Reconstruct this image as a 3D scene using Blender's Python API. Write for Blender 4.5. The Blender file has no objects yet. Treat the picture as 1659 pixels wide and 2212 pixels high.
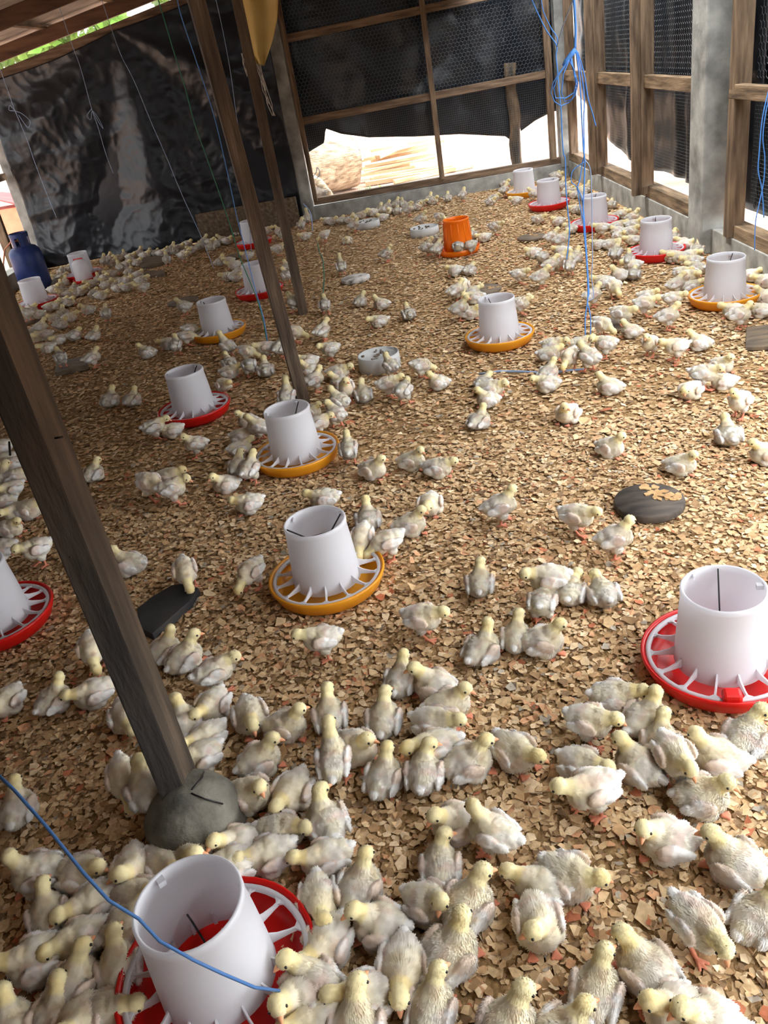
import bpy, bmesh, math, random
import numpy as np
from mathutils import Vector, Matrix, noise
SC = bpy.context.scene
COL = SC.collection
PI = math.pi
# ------------------------------------------------------------------ camera
CAM_H = 1.5
FPX, PCX, PCY = 1757.0, 829.5, 1106.0
_u = -np.array([1407-PCX, -(4230-PCY), -FPX]); _u /= np.linalg.norm(_u)
_y = np.array([771-PCX, -(128-PCY), -FPX]); _y -= _u*(_y@_u); _y /= np.linalg.norm(_y)
RW = np.array([np.cross(_y, _u), _y, _u])          # camera axes -> room axes (x right, y along the shed, z up)
CPOS = np.array([0, 0, CAM_H])
def ray(px, py): return RW @ np.array([px-PCX, -(py-PCY), -FPX])
def gz(px, py, z=0.0):
    r = ray(px, py); return CPOS + r*((z-CAM_H)/r[2])
def on_y(px, py, Y):
    r = ray(px, py); return CPOS + r*(Y/r[1])
def on_x(px, py, X):
    r = ray(px, py); return CPOS + r*(X/r[0])
cam = bpy.data.cameras.new('camera'); cam.sensor_width = 36; cam.sensor_fit = 'AUTO'
cam.lens = FPX/2212*36; cam.clip_start = 0.02; cam.clip_end = 300
co = bpy.data.objects.new('camera', cam); COL.objects.link(co)
co.matrix_world = Matrix([list(RW[i])+[CPOS[i]] for i in range(3)]+[[0,0,0,1]])
SC.camera = co
# ------------------------------------------------------------------ light
SC.view_settings.view_transform = 'Standard'; SC.view_settings.look = 'None'
SC.view_settings.gamma = 1; SC.view_settings.use_curve_mapping = False
SC.view_settings.exposure = 0.5
SC.cycles.max_bounces = 8; SC.cycles.diffuse_bounces = 5; SC.cycles.glossy_bounces = 3
SC.cycles.transmission_bounces = 4; SC.cycles.transparent_max_bounces = 6
SC.cycles.sample_clamp_indirect = 6
SC.cycles.use_denoising = True
w = bpy.data.worlds.new('sky'); SC.world = w; w.use_nodes = True
bg = w.node_tree.nodes['Background']
bg.inputs[1].default_value = 1.0
_N = w.node_tree.nodes; _L = w.node_tree.links                  # bright hazy sky, made brighter on the right to light that side more
_tc = _N.new('ShaderNodeTexCoord'); _dt = _N.new('ShaderNodeVectorMath'); _dt.operation = 'DOT_PRODUCT'
_dt.inputs[1].default_value = Vector((.86, -.30, .40)).normalized(); _L.new(_tc.outputs['Generated'], _dt.inputs[0])
_mr = _N.new('ShaderNodeMapRange'); _mr.inputs[1].default_value = -.15; _mr.inputs[2].default_value = .95; _mr.inputs[3].default_value = 1.7; _mr.inputs[4].default_value = 9.0
_L.new(_dt.outputs['Value'], _mr.inputs[0])
_sc = _N.new('ShaderNodeVectorMath'); _sc.operation = 'SCALE'; _sc.inputs[0].default_value = (.95, .975, 1.0); _L.new(_mr.outputs[0], _sc.inputs['Scale']); _L.new(_sc.outputs[0], bg.inputs[0])
sun = bpy.data.lights.new('sun', 'SUN'); sun.energy = 3; sun.angle = math.radians(6); sun.color = (1, .96, .88)
so = bpy.data.objects.new('sun', sun); COL.objects.link(so); so.rotation_euler = Vector((-.36, .22, .90)).to_track_quat('Z', 'Y').to_euler()
# ------------------------------------------------------------------ materials
def lin(r, g, b):
    return tuple(((c/255)/12.92 if c/255 <= .04045 else ((c/255+.055)/1.055)**2.4) for c in (r, g, b))+(1,)
def mat(name, base=(128,128,128), rough=.7, vary=None, scale=8, stretch=(1,1,1), bump=0, bscale=None, metal=0, spec=.3, detail=6, coord='Object', trans=0, sheen=0, wave=None):
    m = bpy.data.materials.new(name); m.use_nodes = True
    nt = m.node_tree; N = nt.nodes; L = nt.links; p = N['Principled BSDF']
    p.inputs['Base Color'].default_value = lin(*base); p.inputs['Roughness'].default_value = rough
    p.inputs['Metallic'].default_value = metal; p.inputs['Specular IOR Level'].default_value = spec
    if sheen: p.inputs['Sheen Weight'].default_value = sheen
    tc = N.new('ShaderNodeTexCoord'); mp = N.new('ShaderNodeMapping'); L.new(tc.outputs[coord], mp.inputs[0])
    mp.inputs['Scale'].default_value = stretch
    if vary:
        n = N.new('ShaderNodeTexNoise'); n.inputs['Scale'].default_value = scale; n.inputs['Detail'].default_value = detail
        L.new(mp.outputs[0], n.inputs['Vector'])
        r = N.new('ShaderNodeValToRGB'); L.new(n.outputs[0], r.inputs[0])
        cs = [lin(*c) for c in vary]; e = r.color_ramp.elements
        e[0].position = .3; e[0].color = cs[0]; e[1].position = .7; e[1].color = cs[-1]
        for i, c in enumerate(cs[1:-1]): e.new(.3+.4*(i+1)/(len(cs)-1)).color = c
        L.new(r.outputs[0], p.inputs['Base Color'])
    if bump:
        n2 = N.new('ShaderNodeTexNoise'); n2.inputs['Scale'].default_value = bscale or scale*2; n2.inputs['Detail'].default_value = 8
        L.new(mp.outputs[0], n2.inputs['Vector'])
        b = N.new('ShaderNodeBump'); b.inputs['Strength'].default_value = bump; b.inputs['Distance'].default_value = .02
        L.new(n2.outputs[0], b.inputs['Height']); L.new(b.outputs[0], p.inputs['Normal'])
    if trans:
        out = N['Material Output']; t = N.new('ShaderNodeBsdfTranslucent'); t.inputs[0].default_value = lin(*base)
        mx = N.new('ShaderNodeMixShader'); mx.inputs[0].default_value = trans
        L.new(p.outputs[0], mx.inputs[1]); L.new(t.outputs[0], mx.inputs[2]); L.new(mx.outputs[0], out.inputs[0])
    return m
def attr_mat(name, rough=.9, sheen=.3, nscale=60, lo=.82, hi=1.06, spec=.1, rnd=0.0, bump=0):
    m = bpy.data.materials.new(name); m.use_nodes = True
    nt = m.node_tree; N = nt.nodes; L = nt.links; p = N['Principled BSDF']
    a = N.new('ShaderNodeAttribute'); a.attribute_name = 'Col'
    tc = N.new('ShaderNodeTexCoord'); n = N.new('ShaderNodeTexNoise'); n.inputs['Scale'].default_value = nscale; n.inputs['Detail'].default_value = 3
    L.new(tc.outputs['Object'], n.inputs['Vector'])
    oi = N.new('ShaderNodeObjectInfo')
    mr = N.new('ShaderNodeMapRange'); mr.inputs[1].default_value = .3; mr.inputs[2].default_value = .7; mr.inputs[3].default_value = lo; mr.inputs[4].default_value = hi
    L.new(n.outputs[0], mr.inputs[0])
    mu = N.new('ShaderNodeMath'); mu.operation = 'MULTIPLY_ADD'; L.new(oi.outputs['Random'], mu.inputs[0]); mu.inputs[1].default_value = rnd; mu.inputs[2].default_value = 1-rnd/2
    m2 = N.new('ShaderNodeMath'); m2.operation = 'MULTIPLY'; L.new(mr.outputs[0], m2.inputs[0]); L.new(mu.outputs[0], m2.inputs[1])
    vm = N.new('ShaderNodeVectorMath'); vm.operation = 'SCALE'; L.new(a.outputs['Color'], vm.inputs[0]); L.new(m2.outputs[0], vm.inputs['Scale'])
    L.new(vm.outputs[0], p.inputs['Base Color'])
    p.inputs['Roughness'].default_value = rough; p.inputs['Sheen Weight'].default_value = sheen; p.inputs['Specular IOR Level'].default_value = spec
    return m
M = {}
M['litter_base'] = mat('litter_base', vary=((120,94,62),(160,128,86),(196,162,114)), scale=55, bump=.5, bscale=90, rough=.95)
M['flake'] = attr_mat('shaving', rough=.85, sheen=0, nscale=90, lo=.78, hi=1.1)
M['chick'] = attr_mat('down', rough=.95, sheen=.25, nscale=55, lo=.86, hi=1.05, rnd=.12)
M['beak'] = mat('beak', (226,160,118), .45)
M['eye'] = mat('eye', (12,10,10), .12, spec=.7)
M['timber'] = mat('timber', vary=((70,56,44),(112,93,74),(140,119,96)), scale=5, stretch=(6,6,.7), bump=.25, bscale=30)
M['timber_y'] = mat('timber_y', vary=((78,64,50),(120,100,78),(152,130,104)), scale=5, stretch=(6,.7,6), bump=.25, bscale=30)
M['timber_x'] = mat('timber_x', vary=((74,60,48),(112,92,74),(140,118,96)), scale=5, stretch=(.7,6,6), bump=.25, bscale=30)
M['post'] = mat('post_wood', vary=((54,44,36),(84,69,56),(110,94,78)), scale=5, stretch=(5,5,.6), bump=.35, bscale=26)
M['post_shaded'] = mat('post_shaded', vary=((20,18,17),(38,33,29),(62,54,46)), scale=4, stretch=(3,3,.6), bump=.35, bscale=26)  # near post's front face, shade put into the wood colour
M['post_lit'] = mat('post_lit', vary=((42,36,30),(66,56,46),(90,76,62)), scale=5, stretch=(5,5,.6), bump=.35, bscale=26)  # right face of the same post, side light put into the colour
M['rafter'] = mat('rafter', vary=((64,46,36),(92,66,50),(110,82,62)), scale=4, stretch=(.7,4,4), bump=.2)
M['concrete'] = mat('concrete', vary=((112,112,108),(146,146,142),(172,172,166)), scale=7, bump=.15, bscale=40, rough=.9)
M['footing'] = mat('footing', vary=((74,72,66),(112,108,98),(138,134,122)), scale=9, bump=.5, bscale=30, rough=.95)
M['roof'] = mat('roof_sheet', vary=((140,132,126),(178,170,162),(196,188,180)), scale=3, rough=.6)
M['tarp'] = mat('black_plastic', (14,19,28), .30, bump=.22, bscale=5, spec=.5)
M['net'] = mat('wire', (120,128,132), .5, metal=.4)
M['ground'] = mat('ground', vary=((150,116,96),(184,152,132),(206,180,162)), scale=1.3, bump=.3, bscale=20, rough=.95)
M['white_plastic'] = mat('white_plastic', (236,236,240), .35, trans=.42, spec=.4)
M['red'] = mat('red_plastic', (218,22,18), .35, spec=.45, trans=.12)
M['amber'] = mat('amber_plastic', (240,166,36), .35, spec=.45, trans=.2)
M['orange'] = mat('orange_plastic', (250,128,10), .35, spec=.45, trans=.25)
M['wire_dark'] = mat('rod', (52,50,50), .4, metal=.6)
M['blue_string'] = mat('blue_twine', (84,146,228), .6)
M['blue_cord'] = mat('blue_cord', (70,112,166), .6)
M['pale_string'] = mat('pale_twine', (150,172,206), .6)
M['green_string'] = mat('green_twine', (34,120,92), .6)
M['khaki_string'] = mat('khaki_twine', (150,148,110), .6)
M['disc_dark'] = mat('dark_disc', vary=((46,42,40),(76,68,62),(98,88,78)), scale=6, stretch=(1,5,1), bump=.3, bscale=20)
M['board'] = mat('board', vary=((78,70,62),(112,98,82),(134,116,94)), scale=6, stretch=(1,4,1), bump=.3, bscale=20)
M['black_board'] = mat('black_board', vary=((34,34,36),(50,50,52),(66,64,62)), scale=6, bump=.2)
M['chipboard'] = mat('chipboard', vary=((70,58,46),(98,82,64),(126,108,86)), scale=30, bump=.2)
M['tub'] = mat('tub', vary=((206,208,208),(226,228,228)), scale=5, rough=.5, trans=.2)
M['caked'] = mat('caked', vary=((84,78,74),(196,192,186),(226,224,220)), scale=16, bump=.4)
M['dirt'] = mat('dirt', vary=((54,46,40),(110,98,86),(190,186,178)), scale=22, rough=.95, bump=.4)
M['gas'] = mat('gas_blue', vary=((20,34,78),(30,50,104),(44,60,104)), scale=6, rough=.4)
M['brass'] = mat('valve', (120,96,50), .4, metal=.8)
M['hose'] = mat('hose', (170,110,84), .6)
M['yellow_cloth'] = mat('yellow_cloth', vary=((214,186,112),(228,204,136)), scale=4, rough=.9, trans=.3)
M['frayed'] = mat('frayed', vary=((120,118,118),(206,200,190)), scale=20, rough=.9)
M['log'] = mat('log', vary=((120,104,84),(176,158,132),(206,192,168)), scale=5, stretch=(.6,4,4), bump=.8, bscale=9)
M['stake'] = mat('stake', vary=((44,40,36),(92,78,62),(132,108,82)), scale=6, stretch=(2,2,.6), bump=.6, bscale=14)
M['log_end'] = mat('log_bark', vary=((88,78,68),(140,128,114)), scale=14, bump=.8)
M['scrap'] = mat('scrap_wood', vary=((176,140,104),(206,176,140),(226,200,168)), scale=3, stretch=(.6,4,4))
M['leaf'] = mat('leaf', vary=((84,130,40),(130,176,66),(180,212,110)), scale=2, rough=.6, trans=.45)
M['bark'] = mat('bark', (100,84,66), .9)
M['redtarp'] = mat('red_tarp', (206,70,70), .5)
M['brick'] = mat('brick', vary=((186,110,84),(206,134,104)), scale=5)
# ------------------------------------------------------------------ helpers
def tag(o, label=None, cat=None, group=None, kind=None):
    if label: o['label'] = label
    if cat: o['category'] = cat
    if group: o['group'] = group
    if kind: o['kind'] = kind
    return o
def empty(name, loc, label, cat, group=None, rz=0):
    o = bpy.data.objects.new(name, None); o.empty_display_size = .05; COL.objects.link(o)
    o.location = tuple(float(v) for v in loc); o.rotation_euler = (0,0,rz)
    return tag(o, label, cat, group)
class MB:
    def __init__(s): s.v = []; s.f = []; s.sm = []
    def add(s, vs, fs, smooth=False):
        n = len(s.v); s.v += [tuple(float(c) for c in v) for v in vs]
        for f in fs: s.f.append(tuple(i+n for i in f)); s.sm.append(smooth)
        return s
    def box(s, x0, x1, y0, y1, z0, z1, jit=0):
        c = [(x,y,z) for z in (z0,z1) for y in (y0,y1) for x in (x0,x1)]
        if jit: c = [(x+random.uniform(-jit,jit), y+random.uniform(-jit,jit), z+random.uniform(-jit,jit)) for x,y,z in c]
        return s.add(c, [(0,2,3,1),(4,5,7,6),(0,1,5,4),(2,6,7,3),(0,4,6,2),(1,3,7,5)])
    def beam(s, a, b, wx, wz, up=(0,0,1)):
        a, b = Vector(a), Vector(b); d = (b-a).normalized(); sd = d.cross(Vector(up)).normalized(); u = sd.cross(d)
        vs = []
        for p in (a, b):
            for i, j in ((-1,-1),(1,-1),(1,1),(-1,1)): vs.append(p+sd*(i*wx/2)+u*(j*wz/2))
        return s.add(vs, [(3,2,1,0),(4,5,6,7),(0,1,5,4),(1,2,6,5),(2,3,7,6),(3,0,4,7)])
    def tube(s, pts, r, seg=6, cap=True):
        pts = [Vector([float(c) for c in p]) for p in pts]; rs = r if isinstance(r, (list, tuple)) else [r]*len(pts)
        rings = []; ref = Vector((.3,.5,.8))
        for i, p in enumerate(pts):
            d = (pts[min(i+1,len(pts)-1)]-pts[max(i-1,0)])
            d = d.normalized() if d.length > 1e-9 else Vector((0,0,1))
            a = d.cross(ref)
            if a.length < .1: a = d.cross(Vector((1,0,0)))
            a.normalize(); b = d.cross(a)
            rings.append([p+(a*math.cos(2*PI*k/seg)+b*math.sin(2*PI*k/seg))*rs[i] for k in range(seg)])
        vs = [v for rg in rings for v in rg]; fs = []
        for i in range(len(pts)-1):
            for k in range(seg):
                k2 = (k+1) % seg; fs.append((i*seg+k, i*seg+k2, (i+1)*seg+k2, (i+1)*seg+k))
        if cap: fs += [tuple(range(seg))[::-1], tuple((len(pts)-1)*seg+k for k in range(seg))]
        return s.add(vs, fs, True)
    def lathe(s, prof, seg=40, cx=0, cy=0, a0=0, sq=1.0):
        n = len(prof); vs = [(cx+r*math.cos(2*PI*k/seg+a0), cy+sq*r*math.sin(2*PI*k/seg+a0), z) for k in range(seg) for r, z in prof]
        fs = [(k*n+i, ((k+1)%seg)*n+i, ((k+1)%seg)*n+i+1, k*n+i+1) for k in range(seg) for i in range(n-1)]
        return s.add(vs, fs, True)
    def prism(s, poly, z0, z1):
        n = len(poly); vs = [(x,y,z0) for x,y in poly]+[(x,y,z1) for x,y in poly]
        return s.add(vs, [tuple(range(n))[::-1], tuple(range(n,2*n))]+[(i,(i+1)%n,n+(i+1)%n,n+i) for i in range(n)])
    def mesh(s, name, m):
        me = bpy.data.meshes.new(name); me.from_pydata(s.v, [], s.f); me.materials.append(m)
        me.polygons.foreach_set('use_smooth', s.sm); me.update(); return me
    def build(s, name, m, parent=None, bevel=0, loc=None, sub=0):
        o = bpy.data.objects.new(name, s.mesh(name, m)); COL.objects.link(o)
        if parent: o.parent = parent
        if loc is not None: o.location = tuple(float(c) for c in loc)
        if bevel:
            b = o.modifiers.new('bevel', 'BEVEL'); b.width = bevel; b.segments = 2; b.limit_method = 'ANGLE'
        if sub:
            b = o.modifiers.new('sub', 'SUBSURF'); b.levels = sub; b.render_levels = sub
        return o
def struct(o): o['kind'] = 'structure'; return o
def copy_tree(o, parent=None):
    c = o.copy(); COL.objects.link(c); c.parent = parent
    for ch in list(o.children): copy_tree(ch, c)
    return c
def array_mesh(name, V, F, m, col=None, smooth=False):
    # F: list of (faces ndarray) of one corner count each
    me = bpy.data.meshes.new(name); nv = len(V); me.vertices.add(nv); me.vertices.foreach_set('co', np.asarray(V, np.float32).ravel())
    nl = sum(f.size for f in F); npoly = sum(len(f) for f in F)
    me.loops.add(nl); me.polygons.add(npoly)
    me.loops.foreach_set('vertex_index', np.concatenate([f.ravel() for f in F]).astype(np.int32))
    st = []; off = 0
    for f in F:
        st.append(off+np.arange(len(f))*f.shape[1]); off += f.size
    me.polygons.foreach_set('loop_start', np.concatenate(st).astype(np.int32))
    me.polygons.foreach_set('use_smooth', np.full(npoly, smooth))
    me.update(calc_edges=True); me.validate()
    if col is not None:
        a = me.color_attributes.new('Col', 'FLOAT_COLOR', 'POINT')
        a.data.foreach_set('color', np.hstack([col, np.ones((nv,1))]).astype(np.float32).ravel())
    me.materials.append(m)
    return me
rng = np.random.default_rng(7); random.seed(7)
# ================================================================== the shed
struct(MB().box(-4.3, 2.34, -2.5, 9.95, -.08, 0).build('floor', M['litter_base']))
struct(MB().box(-60, 60, -40, 90, -.3, -.1).build('trim_1', M['ground'])).name = 'ground'
ROOFX = 1.25; BACKX = 6.5; LEFTY = 8.4
RIDGE, EAVE = -.6, 2.02  # unseen ridge and eave heights shaped to keep daylight off the left half
def zroof(x): return 2.21+.158*(x+3.67) if x < RIDGE else max(EAVE, 2.695-(2.695-EAVE)*(x-RIDGE)/(ROOFX-RIDGE))
# kerbs
k = MB().box(-.80, 2.14, 9.71, 9.86, -.05, .145); struct(k.build('baseboard_back', M['concrete'], bevel=.006))
k = MB().box(-4.0, -.80, 9.73, 9.86, -.05, .10); struct(k.build('trim_1', M['concrete'], bevel=.006))
k = MB().box(2.14, 2.30, -2.5, 9.86, -.05, .165); struct(k.build('baseboard_right', M['concrete'], bevel=.006))
k = MB().box(-4.02, -3.84, -2.5, 9.86, -.05, .17); struct(k.build('baseboard_left', M['concrete'], bevel=.006))
# corrugated roof, unseen right slope cut short and lowered to shade the left floor
xs = np.linspace(-4.6, ROOFX, 40); ys = np.arange(-2.8, 10.9, .02)
# corrugations run down the slope
cols = (-4.6, RIDGE, ROOFX)
V = np.array([(x, y, zroof(x)+.02+.012*math.sin(y*2*PI/.09)) for y in ys for x in cols])
nb = len(ys); F = np.array([(3*i+j, 3*i+j+1, 3*i+j+4, 3*i+j+3) for i in range(nb-1) for j in (0,1)])
V2 = np.vstack([V, V+[0,0,.004]]); F2 = np.vstack([F[:, ::-1], F+3*nb])
ro = bpy.data.objects.new('ceiling', array_mesh('ceiling', V2, [F2], M['roof'])); COL.objects.link(ro); struct(ro)
def rafter(Y, name, wz=.11):
    mb = MB()
    for x0, x1 in ((-4.4, RIDGE), (RIDGE, ROOFX-.02)):
        mb.beam((x0, Y, zroof(x0)-.02-wz/2), (x1, Y, zroof(x1)-.02-wz/2), .05, wz)
    return struct(mb.build(name, M['rafter'], bevel=.004))
n = 2
for Y in (9.74, 8.0, 6.0, 4.0, 1.5, -1):
    rafter(Y, 'trim_%d' % n, .13 if Y > 5 else .1); n += 1
for i, xx in enumerate((-3.9, -3.1, -2.35, -1.5, -.7, 0, .6, 1.2)):     # battens along the shed above the rafters
    o = MB().box(xx-.035, xx+.035, -2.7, 10.6, zroof(xx)-.028, zroof(xx)+.0).build('trim_%d' % n, M['timber_y'], bevel=.003); struct(o); n += 1
# the lighter plate beam at the head of the back wall, with the gap of daylight above it
o = MB().beam((-4.2, 9.72, 1.94+.165*(-4.2+3.67)), (-.7, 9.72, 1.94+.165*(-.7+3.67)), .06, .11).build('trim_%d' % n, M['timber_x'], bevel=.004); struct(o); n += 1
# back wall timber frame
def tr(mb, m='timber', bev=.004):
    global n
    o = mb.build('trim_%d' % n, M[m], bevel=bev); n += 1; return struct(o)
tr(MB().beam((-.72, 9.76, .195), (2.06, 9.76, .175), .07, .07), 'timber_x')           # sill
tr(MB().beam((-.70, 9.75, 1.02), (2.0, 9.75, 1.05), .045, .075), 'timber_x')            # middle rail
tr(MB().beam((-.72, 9.75, 1.80), (2.05, 9.75, 1.86), .045, .075), 'timber_x')            # upper rail
tr(MB().beam((.735, 9.72, .2), (.74, 9.72, 2.15), .055, .045, up=(0,1,0)))
tr(MB().beam((-.70, 9.72, .2), (-.70, 9.72, 2.5), .05, .05, up=(0,1,0)))
tr(MB().beam((1.98, 9.73, .2), (1.98, 9.73, 2.8), .07, .06, up=(0,1,0)))
tr(MB().box(-.93, -.735, 9.66, 9.84, 0, 2.45, .004), 'concrete', .01)                   # concrete column left of the opening
tr(MB().box(2.06, 2.20, 9.70, 9.84, .1, 2.9), 'concrete', .01)                           # corner column
# old weathered stake outside the back opening
st = [(1.60+.012*math.sin(i*1.3), 9.86, -.12+i*.133) for i in range(11)]
so_ = MB().tube(st, [.062+.006*math.sin(i*2.1) for i in range(11)], 9).build('wooden_stake', M['stake'])
tag(so_, 'weathered grey round stake standing outside the back opening near the corner', 'stake')
# right wall: sill, rails, posts, concrete pillar
tr(MB().box(2.15, 2.25, 5.86, 9.74, .165, .255, .003), 'timber_y')
tr(MB().box(2.15, 2.25, -2.4, 5.36, .165, .24, .003), 'timber_y')
tr(MB().box(2.12, 2.17, 5.86, 9.70, .965, 1.055, .003), 'timber_y')
tr(MB().box(2.12, 2.17, -2.4, 5.30, .955, 1.03, .003), 'timber_y')
tr(MB().box(2.13, 2.21, 9.50, 9.60, .25, 2.9))
for yy, dd in ((8.30, .08), (6.93, .075)):
    tr(MB().box(2.035, 2.10, yy, yy+.05, .19, 3.0)); tr(MB().box(2.10, 2.20, yy-.01, yy+.05, .19, 2.0 if yy > 8 else 3.0))
tr(MB().box(2.075, 2.27, 5.55, 5.80, .0, 3.05, .003), 'concrete', .012)                # pillar
tr(MB().box(2.12, 2.22, 5.22, 5.30, .165, 3.0))
tr(MB().box(2.12, 2.22, 2.9, 2.98, .165, 3.0)); tr(MB().box(2.12, 2.22, .2, .28, .165, 3.0))
# left wall: corner timber, concrete column, rails
tr(MB().box(-4.0, -3.80, 9.66, 9.84, 0, 2.0), 'concrete', .01)
tr(MB().beam((-3.98, 9.05, .14), (-3.98, 9.05, 2.1), .09, .06, up=(0,1,0)))
tr(MB().box(-4.0, -3.92, 6.3, 6.38, .16, 2.1)); tr(MB().box(-4.0, -3.92, 3.5, 3.58, .16, 2.1)); tr(MB().box(-4.0, -3.92, .7, .78, .16, 2.1))
tr(MB().box(-4.0, -3.95, -2.4, 9.6, .98, 1.05), 'timber_y')
# ---- black plastic sheets
def sheet(name, nu, nv, fn, label, sub=0, m='tarp'):
    V = np.array([fn(i/(nu-1), j/(nv-1)) for j in range(nv) for i in range(nu)])
    F = np.array([(j*nu+i, j*nu+i+1, (j+1)*nu+i+1, (j+1)*nu+i) for j in range(nv-1) for i in range(nu-1)])
    o = bpy.data.objects.new(name, array_mesh(name, V, [F], M[m], smooth=True)); COL.objects.link(o)
    sd = o.modifiers.new('solid', 'SOLIDIFY'); sd.thickness = .003
    return tag(o, label, 'tarpaulin')
def crease(x, z, k, seed):
    p = Vector((x*k, z*k, seed)); a = noise.noise(p); return 1-abs(a)*2
TX, TZ = -2.40, 1.93
def left_fn(u, v):
    x = -3.86+u*(-.86+3.86); top = 1.93+.165*(x+3.67); z = .015+v*(top-.015)
    dx, dz = x-TX, TZ-z; r = math.hypot(dx, dz); ph = math.atan2(dx, dz+.25)
    amp = min(r, 1.3)*.085*min(1, (top-z)/.5+.15)
    f = math.sin(ph*6.5+.9)*.75+math.sin(ph*13+1.1+r*.8)*.35
    wr = (.016*crease(x+z*.4, z-x*.3, 2.2, 1.7)+.008*crease(x-z*.5, z+x*.6, 5.5, 4.2)+.0028*crease(x, z, 13, 9))*min(1, .35+r*.5)
    low = max(0, .5-z)*.12
    y = 9.64-amp*f*.6-wr-low-.02
    sag = -.035*math.sin(PI*min(1, max(0, (x+3.8)/1.4)))*(v**6) if x < TX else -.02*math.sin(PI*min(1, max(0, (x-TX)/1.5)))*(v**6)
    return (x, min(y, 9.655), z+sag)
sheet('black_tarpaulin', 220, 150, left_fn, 'creased black plastic sheet draped inside the back wall, gathered near its top')
def lerp_tab(tab, x):
    return float(np.interp(x, [t[0] for t in tab], [t[1] for t in tab]))
bot1 = [(-.78,.66),(-.50,.76),(-.46,.90),(-.30,.82),(0,.73),(.5,.66),(1.0,.60),(1.5,.50),(1.57,.44),(1.60,.80),(1.64,.95),(1.68,.52),(1.85,.60),(2.05,.66)]
def back_fn(u, v):
    x = -.78+u*3.08; b = lerp_tab(bot1, x); z = b+v*((min(2.75, zroof(x)-.10) if x < 1.2 else 2.6)-b)
    y = 9.93+.02*math.sin(x*7+z)+.016*crease(x, z, 1.8, 3)+.005*crease(x, z, 5, 6)
    return (x, y, z)
sheet('black_tarpaulin', 170, 60, back_fn, 'black plastic sheet behind the netting of the back opening, ragged lower edge')
bot2 = [(5.3,.285),(5.9,.29),(6.7,.30),(7.1,.31),(7.6,.28),(8.0,.30),(8.4,.36),(9.0,.46),(9.3,.55),(9.65,.70),(10.1,.78)]
def right_fn(u, v):
    yy = 5.35+u*4.7; b = lerp_tab(bot2, yy); z = b+v*(2.75-b)
    fold = .05*math.exp(-((yy-7.75)/.35)**2)*math.sin((yy-7.4)*16)+.03*math.exp(-((yy-6.6)/.25)**2)*math.sin(yy*19)
    x = 2.33+.02*crease(yy, z, 1.8, 8)+.007*crease(yy, z, 5, 2)+fold*(1-v*.7)
    return (x, yy, z)
sheet('black_tarpaulin', 180, 70, right_fn, 'glossy black plastic sheet outside the right wall between corner and concrete pillar')
bot3 = [(3.0,.28),(4.7,.25),(5.5,.26)]
def right_fn2(u, v):
    yy = 3.1+u*2.7; b = lerp_tab(bot3, yy); z = b+v*(2.55-b)
    return (2.36+.02*crease(yy, z, 1.8, 12)+.007*crease(yy, z, 5, 5), yy, z)
sheet('black_tarpaulin', 90, 60, right_fn2, 'black plastic sheet outside the right wall on the near side of the pillar')
# sheet on the near left wall, out of the frame, added to block daylight
def left2_fn(u, v):
    yy = -2.4+u*LEFTY; z = .32+v*1.85
    return (-4.03+.02*crease(yy, z, 2.2, 22), yy, z)
sheet('black_tarpaulin', 120, 40, left2_fn, 'unseen black plastic sheet added to block light through the near left wall')
def right_fn3(u, v):  # unseen sheet added to narrow the daylight entering on the right
    yy = -2.4+u*5.4; return (2.36+.02*crease(yy, v*2, 1.8, 19), yy, 1.0+v*1.75)
sheet('black_tarpaulin', 90, 40, right_fn3, 'unseen black plastic sheet added to limit light through the nearest right bay')
def behind_fn(u, v):  # unseen sheet added to stop daylight from behind
    x = -4.2+u*BACKX; return (x, -2.45+.02*crease(x, v*2, 2.2, 31), .02+v*((zroof(x)-.27) if x < 1.2 else 2.6))
sheet('black_tarpaulin', 120, 40, behind_fn, 'unseen black plastic sheet added behind the camera to block light')
# ---- netting
def hexnet(name, O, U, Wv, lu, lv, cell, wr, label, off):
    O, U, Wv = Vector(O), Vector(U), Vector(Wv); Nn = U.cross(Wv).normalized()
    s = cell/math.sqrt(3); segs = []
    nj = int(lv/(1.5*s))+1; ni = int(lu/cell)+1
    for j in range(nj):
        for i in range(ni):
            cx = (i+.5*(j % 2))*cell; cz = j*1.5*s
            P = [(cx+s*math.cos(PI/6+a*PI/3), cz+s*math.sin(PI/6+a*PI/3)) for a in (0,1,2,3)]
            for a in range(3):
                if all(0 <= q[0] <= lu and 0 <= q[1] <= lv for q in (P[a], P[a+1])): segs.append((P[a], P[a+1]))
    ribbons(name, O, U, Wv, Nn, segs, wr, label)
def ribbons(name, O, U, Wv, Nn, segs, wr, label):
    A = np.array(segs, float); a, b = A[:,0], A[:,1]; d = b-a; d /= np.linalg.norm(d, axis=1)[:,None]
    pn = np.stack([-d[:,1], d[:,0]], 1)*wr
    T = lambda q: np.array(O)+q[:,:1]*np.array(U)+q[:,1:]*np.array(Wv)
    nn = np.array(Nn)*wr
    q = [T(a-pn), T(a+pn), T(b+pn), T(b-pn), T(a)+nn, T(b)+nn]
    n_ = len(a); V = np.concatenate(q); ix = np.arange(n_)
    F = np.concatenate([np.stack([ix+i*n_ for i in f], 1) for f in ((0,4,5,3),(4,1,2,5),(3,2,1,0))])
    o = bpy.data.objects.new(name, array_mesh(name, V, [F], M['net'])); COL.objects.link(o)
    tag(o, label, 'netting')
def grid_segs(lu, lv, du, dv):
    return [((0, j*dv), (lu, j*dv)) for j in range(int(lv/dv)+1)]+[((i*du, 0), (i*du, lv)) for i in range(int(lu/du)+1)]
hexnet('chicken_wire', (-.68, 9.79, 1.02), (1,0,0), (0,0,1), 2.72, 1.6, .04, .0008, 'hexagonal chicken wire across the upper back opening', 0)
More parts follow.
